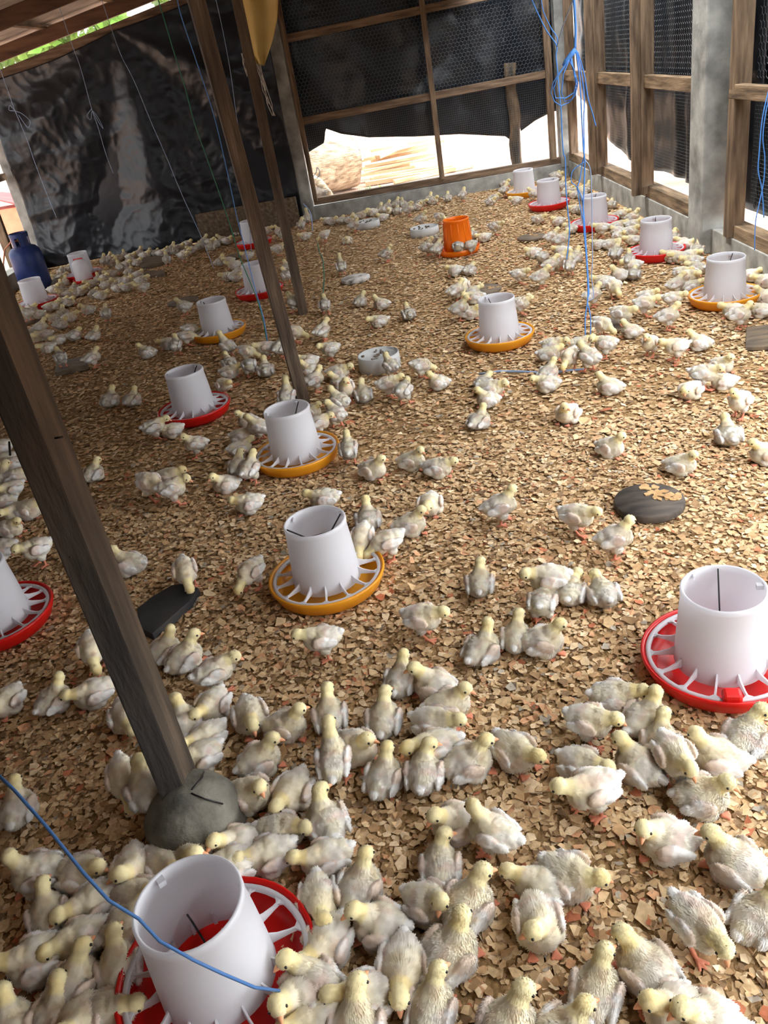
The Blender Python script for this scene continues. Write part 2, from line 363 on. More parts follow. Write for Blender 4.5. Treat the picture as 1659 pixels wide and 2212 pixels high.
ribbons('wire_mesh', (-.68, 9.79, .2), (1,0,0), (0,0,1), Vector((0,-1,0)), grid_segs(2.72, .82, .022, .022), .00045, 'fine square wire mesh across the lower back opening')
hexnet('chicken_wire', (2.26, 9.55, 1.03), (0,-1,0), (0,0,1), 3.7, 1.5, .04, .0008, 'hexagonal chicken wire on the upper right wall before the pillar', 0)
ribbons('wire_mesh', (2.26, 9.55, .25), (0,-1,0), (0,0,1), Vector((-1,0,0)), grid_segs(3.7, .78, .022, .022), .00045, 'fine square wire mesh on the lower right wall behind the pillar')
hexnet('chicken_wire', (2.26, 5.25, 1.03), (0,-1,0), (0,0,1), 2.4, 1.5, .04, .0008, 'hexagonal chicken wire in the upper right wall bay nearest the camera', 0)
ribbons('wire_mesh', (2.26, 5.25, .24), (0,-1,0), (0,0,1), Vector((-1,0,0)), grid_segs(2.4, .78, .022, .022), .0006, 'fine square wire mesh low in the right wall bay nearest the camera')
# ---- interior posts
A, B, Cc = gz(358,1750,.1), gz(405,1722,.1), gz(421,1650,.1)
D_ = A+Cc-B; ang = 0.0
e = empty('timber_post', (B[0], B[1], 0), 'dark square timber post on a round cracked concrete footing', 'post')
o = MB().prism([(p[0]-B[0], p[1]-B[1]) for p in (A, B, Cc, D_)], .02, zroof(-.7)-.05).build('post', M['post_shaded'], e, bevel=.004)
nm = o.data.materials; nm.append(M['post_lit'])
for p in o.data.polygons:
    if p.normal.x > .7: p.material_index = 1  # right face takes the copy with the light in its colour
ft = MB(); fr = random.Random(3)
prof = [(0,-.02),(.114,-.02),(.117,.02),(.110,.070),(.092,.098),(.06,.125),(.03,.138),(0,.14)]
ft.lathe(prof, 36)
ft.v = [(x*(1+.10*noise.noise(Vector((x*9,y*9,z*9)))), y*(1+.10*noise.noise(Vector((x*9,y*9,z*9+5)))), z+.012*noise.noise(Vector((x*14,y*14,2)))) for x,y,z in ft.v]
o = ft.build('footing', M['footing'], e); fc = gz(418,1752,.06)
d = Matrix.Rotation(-ang, 3, 'Z') @ Vector((fc[0]-B[0], fc[1]-B[1], 0)); o.location = d
FT = o
ck = MB()
def ftop(x, y):
    r_ = math.hypot(x, y); return float(np.interp(r_, [q[0] for q in prof[:1:-1]], [q[1] for q in prof[:1:-1]]))
for pts in ([(.02,-.01),(.035,.03),(.03,.06)], [(.0,-.02),(-.03,-.045),(-.06,-.05),(-.075,-.07)], [(.02,-.02),(.05,-.03),(.085,-.028)]):
    ck.tube([(x, y, ftop(x, y)) for x, y in pts], .0022, 5)
cr = ck.build('crack', M['wire_dark'], FT)
for a_, b_ in (((-.06,-.004,1.02),(-.06,-.02,1.0)), ((.004,.03,1.0),(.02,.03,1.0)), ((-.03,-.004,.8),(-.03,-.02,.78))):
    MB().tube([a_, b_], .002).build('nail', M['wire_dark'], e)
def post(base, top_px_z, wx, wy, m, label, rz=0, lean=0):
    e = empty('timber_post', (base[0], base[1], 0), label, 'post', rz=rz)
    q = MB().box(-wx/2, wx/2, -wy/2, wy/2, 0, zroof(base[0])-.04, .003); q.v = [(x+lean*z, y, z) for x, y, z in q.v]
    q.build('post', M[m], e, bevel=.003)
    return e
p2 = gz(657, 872); p3 = gz(655, 678)
post(p2, 0, .066, .075, 'post', 'rough grey timber post standing behind the amber feeder with a bent rod', .25, -.04)
post(p3, 0, .062, .06, 'post', 'thin timber post farthest back, rising toward the yellow cloth', .2)
# ---- chipboard against the back wall
e = MB().box(-2.03, -.90, 9.50, 9.525, .0, .315, .004).build('chipboard_panel', M['chipboard'], bevel=.002)
e.rotation_euler = (math.radians(-2), 0, 0); e.location = (0, .0, .33)
e.location = (0, 0, 0); e.rotation_euler = (0,0,0)
tag(e, 'speckled brown board leaning at the foot of the black plastic', 'board')
# ---- yellow cloth hanging at the column
pts = [(526,-60),(600,-60),(603,20),(598,60),(588,95),(577,122),(571,142),(562,142),(556,134),(550,110),(541,80),(534,40)]
W3 = [on_y(a, b, 9.52) for a, b in pts]
def cloth(u, v):
    # rows down, columns across between the two edges
    L = [on_y(*q, 9.52) for q in ((500,-70),(520,-20),(524,30),(530,80),(540,115),(556,140))]
    Rr = [on_y(*q, 9.52) for q in ((604,-70),(602,0),(600,40),(590,85),(578,120),(570,142))]
    t = (1-v)*5; i = min(4, int(t)); f = t-i
    a = L[i]*(1-f)+L[i+1]*f; b = Rr[i]*(1-f)+Rr[i+1]*f
    p = a*(1-u)+b*u; p[1] += .03*math.sin(u*9+v*3)-.01*v; return tuple(p)
c = sheet('yellow_cloth', 24, 30, cloth, 'torn yellow cloth hanging from above beside the back concrete column', m='yellow_cloth'); c['category'] = 'cloth'
fr_ = MB()
for i in range(9):
    a = np.array(on_y(560+random.uniform(-8,8), 138, 9.50)); q = [(565,165),(572,195),(583,225),(594,250)]
    fr_.tube([a]+[on_y(px+random.uniform(-6,6), py, 9.50+random.uniform(-.02,.02)) for px, py in q[:random.randint(2,4)]], [.006,.008,.007,.006,.004][:5], 5) if False else None
    pl = [a]+[on_y(px+random.uniform(-6,6), py, 9.50+random.uniform(-.02,.02)) for px, py in q[:random.randint(2,4)]]
    fr_.tube(pl, .004, 5)
for i in range(5):
    fr_.tube([on_y(524+random.uniform(-4,4), 115, 9.50), on_y(528+random.uniform(-5,5), 138, 9.5), on_y(536+random.uniform(-5,5), 165, 9.5)], .004, 5)
o = fr_.build('frayed_strip', M['frayed'], c)
# ---- hanging strings
def string(pxs, Y0, Y1, m, label, r=.0022, group=None, zend=None, jitter=.0):
    pts = []; nn = len(pxs)
    for i, (a, b) in enumerate(pxs):
        t = i/max(1, nn-1); pts.append(on_y(a, b, Y0+(Y1-Y0)*t))
    # resample smoothly
    P = np.array(pts); out = []
    for i in range(len(P)-1):
        p0, p1, p2_, p3_ = P[max(i-1,0)], P[i], P[i+1], P[min(i+2,len(P)-1)]
        for k_ in range(6):
            t = k_/6; out.append(.5*((2*p1)+(p2_-p0)*t+(2*p0-5*p1+4*p2_-p3_)*t*t+(3*p1-p0-3*p2_+p3_)*t**3))
    out.append(P[-1])
    o = MB().tube(out, r*1.0, 5).build('hanging_string', M[m])
    return tag(o, label, 'string', group)
string([(-3,140),(15,190),(33,240),(58,300),(75,350),(98,410),(122,470)], 8.6, 8.6, 'pale_string', 'pale twine with a bow hanging before the black sheet by the gas cylinder', .003)
o = string([(33,240),(22,228),(20,238),(33,240),(48,246),(65,262),(60,275),(40,248)], 8.6, 8.6, 'pale_string', 'x', .003); bow1 = o
string([(118,-12),(128,15),(140,50),(155,95),(175,150),(198,235),(212,275),(228,330),(245,375)], 8.3, 8.3, 'pale_string', 'thin twine with a small bow hanging in front of the creased sheet', .0025)
o = string([(198,235),(188,250),(196,258),(200,240),(214,258),(223,278),(212,262),(200,240)], 8.3, 8.3, 'pale_string', 'x', .0025); bow2 = o
string([(220,0),(240,60),(262,120),(290,175),(325,260),(360,340),(395,425),(430,500),(462,580)], 8.8, 7.0, 'pale_string', 'pale twine from the gathered top of the sheet slanting to the floor', .0028)
string([(330,-40),(345,10),(372,100),(400,190),(420,265),(450,350),(490,465),(520,560),(560,660),(578,745)], 5.2, 5.2, 'green_string', 'green and khaki twine hanging beside the red feeder at the middle post', .003)
string([(378,-30),(390,30),(420,120),(450,210),(470,280),(495,390),(512,470),(535,560),(550,620),(570,690),(580,750),(592,800)], 4.9, 4.9, 'blue_string', 'blue twine hanging just left of the middle grey post', .0026)
string([(462,-20),(480,60),(497,150),(508,230),(520,310),(532,380),(536,440),(543,545)], 6.6, 6.6, 'pale_string', 'thin pale twine hanging behind the middle grey post', .0022)
string([(655,440),(668,455),(674,480),(676,515)], 9.3, 9.0, 'pale_string', 'short pale twine looped at the foot of the concrete column', .006)
string([(686,525),(690,545),(697,560),(700,600),(697,640)], 7.6, 5.9, 'green_string', 'loose green and white twine lying on the shavings near the thin post', .004)
string([(676,382),(683,372),(685,362),(690,368),(690,378),(684,385)], 9.655, 9.655, 'pale_string', 'bent wire loop tied at the concrete column', .004)
# blue coil above the right feeders
sx = 4.25
string([(1236,-40),(1241,20),(1243,60),(1242,105)], sx, sx, 'blue_string', 'thick blue twine bundle hanging from the roof above the coil', .006)
coil = [[(1242,108),(1228,130),(1210,155),(1195,178),(1190,200),(1198,220),(1212,229),(1228,222),(1243,205),(1248,180),(1240,150),(1230,130)],
        [(1230,128),(1205,165),(1196,190),(1200,212),(1222,212),(1240,200),(1246,175),(1238,150),(1232,122)],
        [(1230,128),(1217,160),(1213,200),(1220,220),(1236,214),(1246,190),(1240,160),(1234,120)]]
cm = MB()
for cl in coil:
    P = [on_y(a, b, sx+random.uniform(-.03,.03)) for a, b in cl]; cm.tube(P, .0028, 6)
cm.tube([on_y(1243,106,sx), on_y(1234,118,sx), on_y(1224,130,sx), on_y(1216,142,sx)], [.010,.012,.010,.006], 7)
tag(cm.build('string_coil', M['blue_string']), 'knotted coil of bright blue twine hanging beside the corner column', 'string')
string([(1244,110),(1250,150),(1254,200),(1257,260),(1260,320),(1263,345),(1262,400),(1260,440),(1261,490),(1266,550),(1270,620),(1269,650),(1264,690),(1265,740)], sx, sx-.1, 'blue_string', 'long blue twine falling from the coil to the floor, knotted twice', .0035)
string([(1246,110),(1256,160),(1262,210),(1261,260),(1262,330),(1258,352),(1252,390),(1248,405),(1257,430),(1262,470),(1268,560),(1272,630),(1269,650),(1276,690),(1274,752)], sx, sx-.08, 'blue_string', 'second strand of blue twine twisted beside the long knotted one', .003)
string([(1248,112),(1262,160),(1270,210),(1280,245),(1287,272)], sx, sx, 'blue_string', 'short loose end of blue twine right of the coil', .003)
string([(1263,345),(1275,365),(1278,420),(1279,500),(1280,560),(1278,600),(1282,640),(1270,650)], sx, sx-.05, 'pale_string', 'faded blue strand hanging over the red feeder by the right kerb', .0025)
string([(1145,-10),(1160,25),(1180,65),(1202,98),(1201,120),(1204,150),(1208,200),(1212,240),(1214,290),(1217,330),(1221,345),(1222,400),(1226,450),(1230,500),(1224,560)], sx+.5, sx+.5, 'blue_string', 'blue twine hanging just left of the corner column to the chicks', .0035)
string([(1168,-10),(1174,25),(1190,60),(1203,80),(1204,100)], sx+.5, sx+.5, 'blue_string', 'second blue twine end joining the knot near the corner column', .0028)
string([(1240,-5),(1222,40),(1210,75),(1204,100)], sx+.2, sx+.5, 'pale_string', 'pale slanting twine joining the two blue hanging strings', .0028)
string([(1262,350),(1238,368),(1234,392),(1246,405),(1252,440),(1260,480)], sx, sx, 'blue_string', 'looping blue strand hanging beside the corner feeders', .0025)
string([(1662,190),(1652,230),(1645,270),(1640,330),(1638,370),(1646,410),(1650,470)], 4.5, 4.5, 'blue_string', 'blue twine hanging before the near wall bay', .0032)
string([(1664,200),(1653,250),(1648,300),(1652,340),(1650,390),(1640,440),(1632,480),(1630,540)], 4.45, 4.45, 'blue_string', 'second blue twine reaching the kerb below the near wall bay', .0028)
lp = [gz(1035,808,.008), gz(1080,802,.012), gz(1130,803,.01), gz(1180,806,.012), gz(1230,800,.01), gz(1265,798,.012)]
tag(MB().tube(lp, .006, 6).build('twine', M['pale_string']), 'pale twine lying flat on the shavings', 'string')
# near blue cord slack over the front feeder
nc = [gz(-40,1640,.56), gz(30,1706,.54), gz(100,1785,.51), gz(180,1885,.47), gz(235,1945,.44), gz(300,1985,.40), gz(345,2033,.37), gz(420,2075,.335), gz(480,2103,.29), gz(550,2133,.20), gz(603,2140,.10)]
tag(MB().tube(nc, .0028, 8).build('blue_cord', M['blue_cord']), 'blue cord slanting across the front red feeder', 'cord')
for o, t in ((bow1, 'pale looped bow knot near the left edge of the black sheet'), (bow2, 'small looped bow knot on the thin twine before the sheet')): o['label'] = t; o.name = 'string_bow'
# ================================================================== feeders
def pan_mb():
    return MB().lathe([(0,.012),(.15,.010),(.168,.018),(.182,.040),(.187,.056),(.192,.060),(.192,.055),(.188,.045),(.176,.016),(.160,.002),(0,.002)], 48)
def make_feeder(color, label, loc, rz=0, handle=1, spin=0, key=None):
    e = empty('feeder', loc, label, 'feeder', 'hanging pan feeders', rz)
    pan = MB().lathe([(0,.030),(.05,.028),(.09,.014),(.15,.011),(.166,.018),(.176,.036),(.182,.054),(.188,.063),(.193,.062),(.194,.055),(.189,.043),(.177,.016),(.160,.002),(0,.002)], 48)
    pan.build('pan', M[color], e)
    gr = MB().lathe([(.168,.050),(.178,.052),(.181,.056),(.178,.060),(.170,.058),(.168,.050)], 56)
    for k in range(14):
        a = 2*PI*k/14; ca, sa = math.cos(a), math.sin(a)
        # tapering fin: tall and wide at the hopper, low at the ring
        vs = []
        for r_, h0, h1, wd in ((.098,.050,.084,.0034),(.125,.050,.067,.0030),(.150,.050,.059,.0030),(.174,.050,.057,.0044)):
            for sg in (-1, 1):
                vs += [(r_*ca-sg*wd*sa, r_*sa+sg*wd*ca, h0), (r_*ca-sg*wd*.6*sa, r_*sa+sg*wd*.6*ca, h1)]
        fs = []
        for q in range(3):
            b = q*4; fs += [(b,b+1,b+5,b+4),(b+2,b+6,b+7,b+3),(b+1,b+3,b+7,b+5),(b,b+4,b+6,b+2)]
        fs += [(0,2,3,1),(12,13,15,14)]
        gr.add(vs, fs)
        # webs widen toward the ring
        for sg in (-1, 1):
            da = .10
            A_ = (.173*math.cos(a+sg*da), .173*math.sin(a+sg*da)); gr.add([(.158*ca,.158*sa,.052),(.173*ca,.173*sa,.052),(*A_,.052),(.158*ca,.158*sa,.057),(.173*ca,.173*sa,.057),(*A_,.057)], [(0,2,1),(3,4,5),(0,1,4,3),(1,2,5,4),(2,0,3,5)])
    gr.build('grill', M['white_plastic'], e)
    hp = MB().lathe([(.112,.038),(.1105,.06),(.1085,.10),(.104,.17),(.0985,.236),(.1005,.240),(.1005,.254),(.097,.258),(.093,.255),(.094,.236),(.0985,.17),(.1035,.10),(.107,.045),(.112,.038)], 48)
    hp.build('hopper', M['white_plastic'], e)
    if handle:
        h_ = MB()
        if handle == 1: h_.tube([(-.088,0,.246),(-.085,0,.225),(.0,.0,.13),(.0,.0,.028)], .0022, 6); h_.tube([(.0,0,.13),(.055,.0,.135),(.085,0,.128)], .0022, 6)
        elif handle == 2:
            h_.tube([(-.092,0,.252),(-.040,.004,.205),(-.034,.005,.20)], .0026, 6); h_.tube([(.088,.01,.25),(.05,.006,.205),(.045,.005,.2)], .0026, 6)
            h_.tube([(-.034,.005,.20),(.045,.005,.2)], .0026, 6)
        elif handle == 3: h_.tube([(0,.0,.03),(0,.04,.16),(0,.088,.252)], .002, 6); h_.tube([(0,.0,.03),(.03,.0,.06),(.02,.0,.09)], .002, 6)
        h_.build('wire_handle', M['wire_dark'], e)
        for a in (.2, 2.3, 4.4):
            MB().box(.084*math.cos(a)-.006, .084*math.cos(a)+.012*math.cos(a)+.006, .084*math.sin(a)-.006, .084*math.sin(a)+.012*math.sin(a)+.006, .240, .252).build('lug', M['white_plastic'], e)
    return e
FE = [  # colour, pixel of pan middle on the rim plane, turn, handle, label, short landmark name
 ('red', (470,2095), 2.2, 1, 'white hopper feeder on a red pan, nearest the camera, blue cord across it', 'the front red feeder'),
 ('red', (1556,1412), -.22, 3, 'white feeder with red pan and red latch on the sunny open litter', 'the red feeder with latch'),
 ('amber', (706,1240), .25, 2, 'white feeder on a yellow pan with two black wire ends showing', 'the yellow feeder with two wires'),
 ('amber', (640,975), .9, 2, 'white feeder on a yellow pan before the foot of the grey post', 'the yellow feeder by the post'),
 ('red', (420,880), .8, 2, 'white feeder on a red pan alone left of the middle grey post', 'the red feeder left of the post'),
 ('amber', (1079,722), 1.9, 2, 'white feeder on an orange pan in the middle of the litter', 'the middle orange-pan feeder'),
 ('amber', (1565,635), .7, 2, 'white feeder on an orange pan close to the right kerb below the pillar', 'the orange-pan feeder by the kerb'),
 ('amber', (472,712), 2.4, 2, 'white feeder on a yellow pan between the two wooden discs on the left', 'the far-left yellow feeder'),
 ('red', (560,625), 0, 0, 'white feeder on a red pan half behind the grey post', 'the red feeder behind the post'),
 ('red', (548,521), 0, 0, 'white feeder on a red pan just before the brown board', 'the red feeder by the board'),
 ('red', (1417,540), 1.2, 2, 'white feeder on a red pan left of the concrete pillar', 'the red feeder by the pillar'),
 ('red', (1284,479), 1.0, 2, 'white feeder on a red pan, second red one from the back corner', 'the second red feeder from the corner'),
 ('red', (1186,438), .6, 2, 'white feeder on a red pan, the red one closest to the back corner', 'the red feeder nearest the corner'),
 ('amber', (1133,412), .4, 2, 'white feeder on a yellow pan against the back kerb by the stake', 'the far yellow feeder by the kerb'),
 ('red', (-8,1330), .3, 0, 'white feeder on a red pan cut by the picture edge beside the dark post', 'the cut-off red feeder'),
 ('red', (80,652), .3, 0, 'white feeder on a red pan in front of the blue gas cylinder', 'the red feeder by the gas cylinder'),
 ('red', (180,590), .3, 0, 'white feeder on a red pan standing behind the small jar drinker', 'the red feeder behind the drinker'),
]
LM = []          # landmarks for telling chicks apart: (px, py, name)
for c, (px, py), tz, hd, lab, short in FE:
    g = gz(px, py, .055)
    e = make_feeder(c, lab, (g[0], g[1], .004), tz, hd); LM.append((px, py, short))
    if 'latch' in lab:
        MB().box(-.022,.022,-.188,-.150,.050,.078).build('latch', M['red'], e, bevel=.008)
# all-orange ribbed feeder
g = gz(991,535,.05); e = empty('feeder', (g[0], g[1], .004), 'all orange plastic feeder with a ribbed hopper', 'feeder', 'hanging pan feeders'); LM.append((991,535,'the all-orange feeder'))
MB().lathe([(0,.012),(.14,.010),(.155,.018),(.168,.052),(.172,.052),(.160,.014),(.145,.002),(0,.002)], 40).build('pan', M['orange'], e)
hp = MB().lathe([(.118,.03),(.112,.12),(.100,.255),(.106,.262),(.106,.275),(.097,.275),(.093,.255),(.104,.12),(.110,.03),(.118,.03)], 40)
for k_ in range(12):
    a = 2*PI*k_/12; hp.tube([(.116*math.cos(a),.116*math.sin(a),.05),(.102*math.cos(a),.102*math.sin(a),.25)], .004, 5)
hp.build('hopper', M['orange'], e)
pg = MB()
for k_ in range(10):
    a = 2*PI*k_/10; pg.tube([(.12*math.cos(a),.12*math.sin(a),.03),(.155*math.cos(a),.155*math.sin(a),.05)], .004, 5)
pg.build('grill', M['orange'], e)
# jar drinker
g = gz(180,600,.03); e = empty('drinker', (g[0]+.05, g[1]-.12, .003), 'small white jar drinker on a red base before a feeder', 'drinker'); LM.append((182,600,'the jar drinker'))
MB().lathe([(0,.01),(.10,.008),(.112,.03),(.114,.042),(.110,.042),(.104,.014),(.09,.002),(0,.002)], 36).build('base', M['red'], e)
MB().lathe([(.088,.02),(.086,.05),(.080,.17),(.074,.20),(.055,.212),(.05,.222),(.0,.224)], 36).build('jar', M['white_plastic'], e)
MB().tube([(-.045,0,.215),(-.045,0,.235),(.045,0,.235),(.045,0,.215)], .005, 6).build('handle', M['red'], e)
# ---- tubs and dishes
def tub(px, py, r, h_, label, short, m='tub'):
    g = gz(px, py, 0); e = empty('tub', (g[0], g[1], .002), label, 'tub', 'white tubs')
    MB().lathe([(0,h_-.012),(r*.90,h_-.012),(r*.93,h_),(r*.97,h_-.002),(r*.99,h_*.5),(r,.0),(0,.0)], 40).build('tub', M[m], e)
    dd = MB()
    for i in range(11):
        a = random.uniform(0,2*PI); q = r*.62*math.sqrt(random.random()); s_ = random.uniform(.006,.013)
        x, y = q*math.cos(a)-.1*r, q*math.sin(a)+.1*r
        P = [(x+s_*math.cos(t)*random.uniform(.6,1.2), y+s_*math.sin(t)*random.uniform(.6,1.2)) for t in np.linspace(0,2*PI,7)[:-1]]
        dd.prism(P, h_-.012, h_-.006+random.random()*.004)
    dd.build('droppings', M['dirt'], e)['kind'] = 'stuff'
    LM.append((px, py, short)); return e
tub(822,795,.118,.085,'round white tub with dark litter on top, a chick standing before it','the near white tub')
tub(918,508,.135,.075,'round white tub just left of the all-orange feeder','the white tub by the orange feeder')
tub(796,492,.125,.07,'low white tub by the chicks along the back kerb','the far white tub')
def disc(px, py, r, t, m, label, short, bits=0, name='wooden_disc', cat='disc', rz=0):
    g = gz(px, py, t); e = empty(name, (g[0], g[1], .006), label, cat, None, rz)
    MB().lathe([(0,0),(r*.97,0),(r,t*.2),(r,t*.8),(r*.975,t),(0,t)], 44).build(cat, M[m], e)
    if bits:
        b = MB()
        for i in range(bits):
            a = random.uniform(-.4,1.6); q = r*.85*math.sqrt(random.random()); s_ = random.uniform(.008,.018)
            x, y = q*math.cos(a), q*math.sin(a)
            b.prism([(x+s_*math.cos(tt)*random.uniform(.5,1.2), y+s_*math.sin(tt)*random.uniform(.5,1.2)) for tt in np.linspace(0,2*PI,6)[:-1]], t, t+random.uniform(.002,.005))
        b.build('shaving', M['flake_l'], e)['kind'] = 'stuff'
    LM.append((px, py, short)); return e
M['flake_l'] = mat('flake_l', vary=((170,128,84),(206,172,122)), scale=20)
disc(1402,1082,.118,.030,'disc_dark','round dark wooden disc with scattered shavings on the open litter','the dark wooden disc',26)
disc(1148,512,.115,.02,'board','round grey wooden disc near the second red feeder','the far grey disc',6)
disc(1042,626,.13,.02,'board','grey wooden disc half hidden behind the middle feeder','the half-hidden disc',4)
disc(768,600,.115,.028,'caked','round dish top caked with white droppings beside the thin post','the caked dish',0,'dish','dish')
disc(64,692,.10,.03,'board','pale round disc under the chicks by the dark post','the pale disc',0)
disc(395,650,.13,.02,'board','thin weathered disc beside the yellow feeder on the left','the left weathered disc',0)
disc(507,553,.10,.02,'board','grey disc half buried behind the red feeder and post','the buried disc',0)
def plank(poly_px, t, m, label, short, name='plank', bits=0):
    P = [gz(a, b, t) for a, b in poly_px]; c = sum(P)/len(P)
    mb = MB().prism([(p[0]-c[0], p[1]-c[1]) for p in P], 0, t)
    o = mb.build(name, M[m], None, bevel=.003, loc=(c[0], c[1], .005)); tag(o, label, 'board')
    cx_ = sum(a for a, b in poly_px)/len(poly_px); cy_ = sum(b for a, b in poly_px)/len(poly_px); LM.append((cx_, cy_, short)); return o
plank([(118,806),(124,781),(185,770),(190,790),(150,800)], .03, 'board', 'small grey plank under a standing chick right of the dark post', 'the small grey plank')
plank([(296,1318),(330,1290),(372,1266),(400,1262),(430,1272),(412,1300),(330,1372),(305,1360)], .03, 'black_board', 'black rounded board on the shaded litter right of the dark post', 'the black board')
plank([(1612,708),(1665,702),(1665,750),(1610,752)], .02, 'board', 'grey board with shavings at the right picture edge', 'the board at the right edge')
plank([(1300,700),(1335,676),(1356,676),(1366,712),(1325,716)], .015, 'board', 'small dark plank among chicks right of the blue twine', 'the small dark plank')
plank([(300,566),(310,556),(355,553),(357,566),(305,580)], .03, 'board', 'grey plank lying near the black sheet', 'the plank by the sheet')
plank([(310,586),(355,584),(357,592),(312,598)], .025, 'board', 'narrow grey plank just before the other plank by the sheet', 'the narrow plank')
# ---- gas cylinder
g = gz(84,630,0); e = empty("gas_cylinder", (g[0], g[1], .002), 'blue gas cylinder with open collar in the far left corner', 'gas cylinder'); LM.append((60,590,'the gas cylinder'))
s_ = .155
MB().lathe([(0,.02),(.10,.02),(.125,.0),(.128,.03),(s_,.07),(s_,.36),(.148,.40),(.12,.435),(.07,.455),(0,.46)], 36).build('tank', M['gas'], e)
cl = MB()
for k_ in range(4):
    a0 = k_*PI/2+.25; vs = []; q = 8
    for i in range(q+1):
        a = a0+(PI/2-.5)*i/q
        for r_, z in ((.085,.44),(.080,.44),(.085,.555),(.080,.555)): vs.append((r_*math.cos(a), r_*math.sin(a), z))
    fs = []
    for i in range(q):
        b = i*4; fs += [(b,b+4,b+6,b+2),(b+1,b+3,b+7,b+5),(b+2,b+6,b+7,b+3),(b,b+1,b+5,b+4)]
    fs += [(0,2,3,1),(q*4,q*4+1,q*4+3,q*4+2)]
    cl.add(vs, fs)
cl.lathe([(.087,.53),(.090,.56),(.086,.575),(.078,.56),(.078,.53),(.087,.53)], 36)
cl.build('collar', M['gas'], e)
MB().lathe([(.018,.45),(.018,.50),(.026,.505),(.026,.525),(.0,.53)], 12).build('valve', M['brass'], e)
ho = MB().tube([(-.02,0,.50),(-.10,.02,.50),(-.20,.05,.44),(-.27,.05,.30),(-.30,.05,.12)], .008, 8); ho.build('hose', M['hose'], e)
# ================================================================== outside
lg = MB(); c0 = gz(735,420,-.1); 
L0, L1 = np.array([-1.55, 12.0, .28]), np.array([-.32, 12.6, .30])
N_ = 22; segs = 26
ax = Vector(L1-L0); ln = ax.length; axn = ax.normalized(); sd = axn.cross(Vector((0,0,1))).normalized(); up = sd.cross(axn)
vs = []
for i in range(N_+1):
    for k_ in range(segs):
        a = 2*PI*k_/segs; r_ = .36+.05*noise.noise(Vector((math.cos(a)*2, math.sin(a)*2, i*.12)))+.02*noise.noise(Vector((math.cos(a)*7, math.sin(a)*7, i*.3)))
        p = Vector(L0)+axn*(ln*i/N_)+sd*(math.cos(a)*r_)+up*(math.sin(a)*r_*1.0); vs.append(p)
fs = [(i*segs+k_, i*segs+(k_+1)%segs, (i+1)*segs+(k_+1)%segs, (i+1)*segs+k_) for i in range(N_) for k_ in range(segs)]
lg.add(vs, fs, True)
o = lg.build('log', M['log']); tag(o, 'thick weathered log lying outside the back opening on the left', 'log')
en = MB(); q = len(vs)
for base in (0, N_*segs):
    ring = vs[base:base+segs]; c_ = sum((Vector(v) for v in ring), Vector())/segs
    dirn = axn if base else -axn
    en.add([v+dirn*.004 for v in ring]+[c_+dirn*.02], [(k_, (k_+1)%segs, segs) if base else ((k_+1)%segs, k_, segs) for k_ in range(segs)], True)
en.build('cut_end', M['log_end'], o)
o2 = MB().tube([(-1.05,11.35,-.02),(-.80,11.25,.05),(-.62,11.15,.04)], [.12,.13,.09], 12).build('log', M['log_end']); tag(o2, 'short rough log chunk in front of the thick log', 'log')
o2 = MB().tube([(-.98,11.6,.36),(-.72,11.30,.20),(-.60,11.12,.04)], [.05,.055,.045], 9).build('log', M['log']); tag(o2, 'smooth pale branch propped against the thick log', 'log')
sc = []
words = ['lowest', 'second lowest', 'third', 'fourth', 'fifth', 'sixth', 'seventh', 'eighth', 'ninth', 'tenth', 'topmost']
for i in range(11):
    a = random.uniform(-.25,.25)+(.5 if i in (7,9) else 0); ln_ = random.uniform(.7,1.3); cx_ = .35+random.uniform(-.35,.25); cy_ = 13.1+random.uniform(-.4,.4); z = -.06+i*.035
    tl = random.uniform(-.03,.05)+(.12 if i == 9 else 0)
    o = MB().beam((cx_-ln_/2*math.cos(a), cy_-ln_/2*math.sin(a), z), (cx_+ln_/2*math.cos(a), cy_+ln_/2*math.sin(a), z+tl), random.uniform(.06,.14), random.uniform(.025,.05)).build('scrap_board', M['scrap'], bevel=.003)
    tag(o, '%s pale scrap board of the heap outside the back opening' % words[i], 'board', 'scrap boards outside')
for i, (a, b) in enumerate((((-.15,12.55,-.06),(1.15,12.45,-.06)), ((.25,12.3,-.07),(1.4,12.55,-.07)))):
    o = MB().beam(a, b, .09, .05).build('scrap_board', M['scrap'], bevel=.003); tag(o, ('long pale plank lying in front of the scrap heap', 'second long plank lying in front of the scrap heap')[i], 'board', 'scrap boards outside')
def leaves(name, c, R_, nlf, s, label, cat, m='leaf', flat=1.0, parent=None):
    V = []; F = []
    P = rng.normal(size=(nlf,3)); P /= np.linalg.norm(P, axis=1)[:,None]; P *= R_*rng.uniform(.55,1,size=(nlf,1))**.6; P[:,2] *= flat
    P *= 1+.25*np.sin(P[:,:1]*5/R_+P[:,1:2]*3/R_)
    A_ = rng.normal(size=(nlf,3)); A_ /= np.linalg.norm(A_, axis=1)[:,None]; B_ = np.cross(A_, rng.normal(size=(nlf,3))); B_ /= np.linalg.norm(B_, axis=1)[:,None]
    ss = s*rng.uniform(.6,1.3,size=(nlf,1))
    V = np.concatenate([P-A_*ss, P+B_*ss*.45, P+A_*ss, P-B_*ss*.45])+np.array(c); ix = np.arange(nlf)
    F = np.stack([ix, ix+nlf, ix+2*nlf, ix+3*nlf], 1)
    o = bpy.data.objects.new(name, array_mesh(name, V, [F], M[m])); COL.objects.link(o)
    if parent: o.parent = parent
    elif label: tag(o, label, cat)
    return o
leaves('weed', (-.05,11.45,-.04), .16, 60, .06, 'small green weed on the soil outside the back opening', 'plant', flat=.4)
